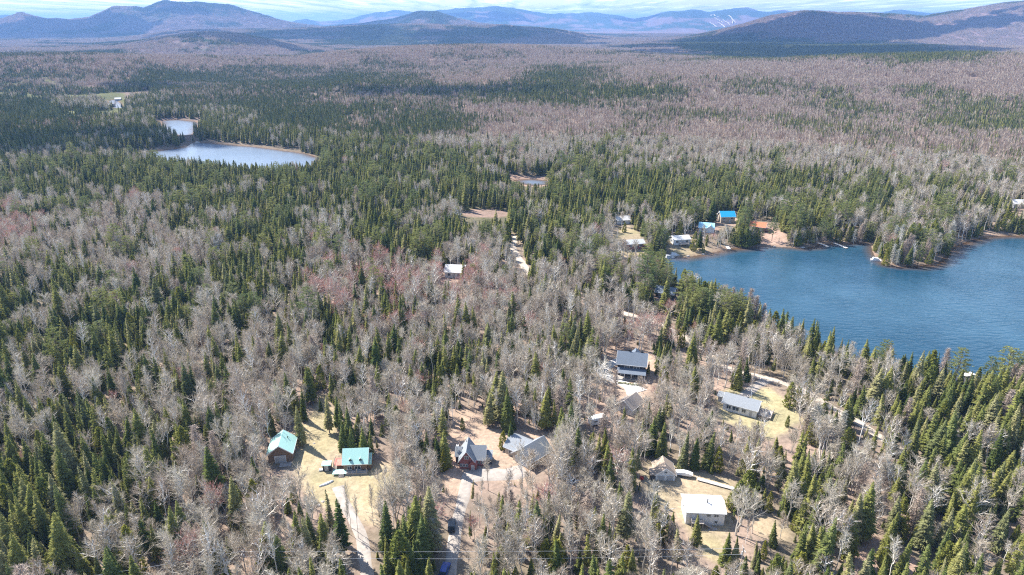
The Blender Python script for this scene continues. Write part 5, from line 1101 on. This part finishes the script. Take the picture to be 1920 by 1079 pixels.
# ------------------------------------------------------------------ ski runs on the far mountain
for pts in ([(1339,34),(1343,37),(1350,41),(1356,44)], [(1331,44),(1338,48),(1343,52)], [(1346,44),(1353,48),(1359,53)], [(1364,30),(1370,34),(1375,39),(1379,45)], [(1355,38),(1362,43),(1368,49)], [(1333,29),(1340,31),(1347,33)], [(1370,32),(1374,40),(1373,46)]):
    P = [hit(a, b) for a, b in pts]; Q = []
    for (ax, ay), (bx, by) in zip(P[:-1], P[1:]):
        for k in range(12): Q.append((ax + (bx - ax) * k / 12, ay + (by - ay) * k / 12))
    Q.append(P[-1]); Q = np.array(Q); w = 4 + 6 * vnoise(np.arange(len(Q)) / 4., np.zeros(len(Q)), int(pts[0][0])); V = []
    for s in (-1, 1): xx = Q[:, 0] + s * w; V.append(np.stack([xx, Q[:, 1], height(xx, Q[:, 1]) + 14], 1))
    V = np.vstack(V); n_ = len(Q); Fq = np.array([(i, i + 1, n_ + i + 1, n_ + i) for i in range(n_ - 1)]); link('ski_run', mesh_np('ski_run', V, [Fq], None, [MT['snow']]), kind='structure')
# ------------------------------------------------------------------ clouds high above the hills (they cast the broad shadows)
import bmesh
SH = [(1400,106,260,150),(1500,109,300,170),(1600,111,280,150),(1700,109,220,120),(1780,104,200,110),(1330,100,250,120),(200,38,500,260),(330,16,350,200),(150,88,350,120),(1750,60,350,160),(1860,40,380,150),(1180,38,900,400),(920,32,900,400),(500,68,900,320),(420,64,500,220),(600,66,500,250),(120,62,700,500),(60,70,500,300),(700,42,450,420),(640,58,400,300),(940,70,650,420),(1000,62,450,300),(880,84,350,200),(1060,84,300,200),
      (1490,62,800,500),(1400,75,600,300),(1620,50,420,260),(1330,90,500,380),(1480,100,700,330),(1620,102,520,260),(1730,104,330,160),(1560,85,500,300),(1330,123,260,110),
      (265,167,80,60),(60,262,200,52),(250,262,120,45),(60,292,150,38),(850,176,200,70)]
bm = bmesh.new(); g = np.random.default_rng(21); CH = 1500.
tmpl = bmesh.new(); bmesh.ops.create_icosphere(tmpl, subdivisions=2, radius=1); TV = np.array([v.co[:] for v in tmpl.verts]); TF = np.array([[v.index for v in f.verts] for f in tmpl.faces]); tmpl.free()
CV, CF, k0 = [], [], 0
for px_, py_, rx, ry in SH:
    X_, Y_ = gp0(px_, py_, 5.) if 85 < py_ < 130 else hit(px_, py_); Z_ = hz(X_, Y_); t = (CH - Z_) / SDIR[2]; cx, cyy = X_ + SDIR[0] * t, Y_ + SDIR[1] * t; nb = 26
    for i in range(nb):
        a = g.uniform(0, 6.283); q = g.random() ** .6; s = min(rx, ry) * g.uniform(.28, .6) * (1.1 - .55 * q); x0, y0 = cx + math.cos(a) * q * rx, cyy + math.sin(a) * q * ry
        V = TV * (1 + .22 * g.normal(0, 1, (len(TV), 1)).clip(-1, 1) * .6) * np.array([s * 1.25, s, s * .5]); V[:, 2] = np.maximum(V[:, 2], -.12 * s); CV.append(V + np.array([x0, y0, CH + g.uniform(0, .25) * s])); CF.append(TF + k0); k0 += len(TV)
cl = link('clouds', mesh_np('clouds', np.vstack(CV), [np.vstack(CF)], None, [MT['cloud']], smooth=True), kind='stuff'); cl['label'] = 'broken flat bottomed clouds over the hills'
# ------------------------------------------------------------------ haze
m, N, L = newmat('haze'); o = N.new('ShaderNodeOutputMaterial'); pv = N.new('ShaderNodeVolumePrincipled')
pv.inputs['Color'].default_value = (.26, .50, 1, 1); pv.inputs['Density'].default_value = HAZE; pv.inputs['Anisotropy'].default_value = 0.1; L.new(pv.outputs[0], o.inputs['Volume']); MT['haze'] = m
zmax = max(float(gz.max()) + 40, 420.); zmin = float(gz.min()) - 1
hb = MB(); hb.box((0, 15500, (zmax + zmin) / 2), (62000, 42000, zmax - zmin)); hb.build('haze', 'haze', None, kind='stuff', label='thin blue haze over the land')
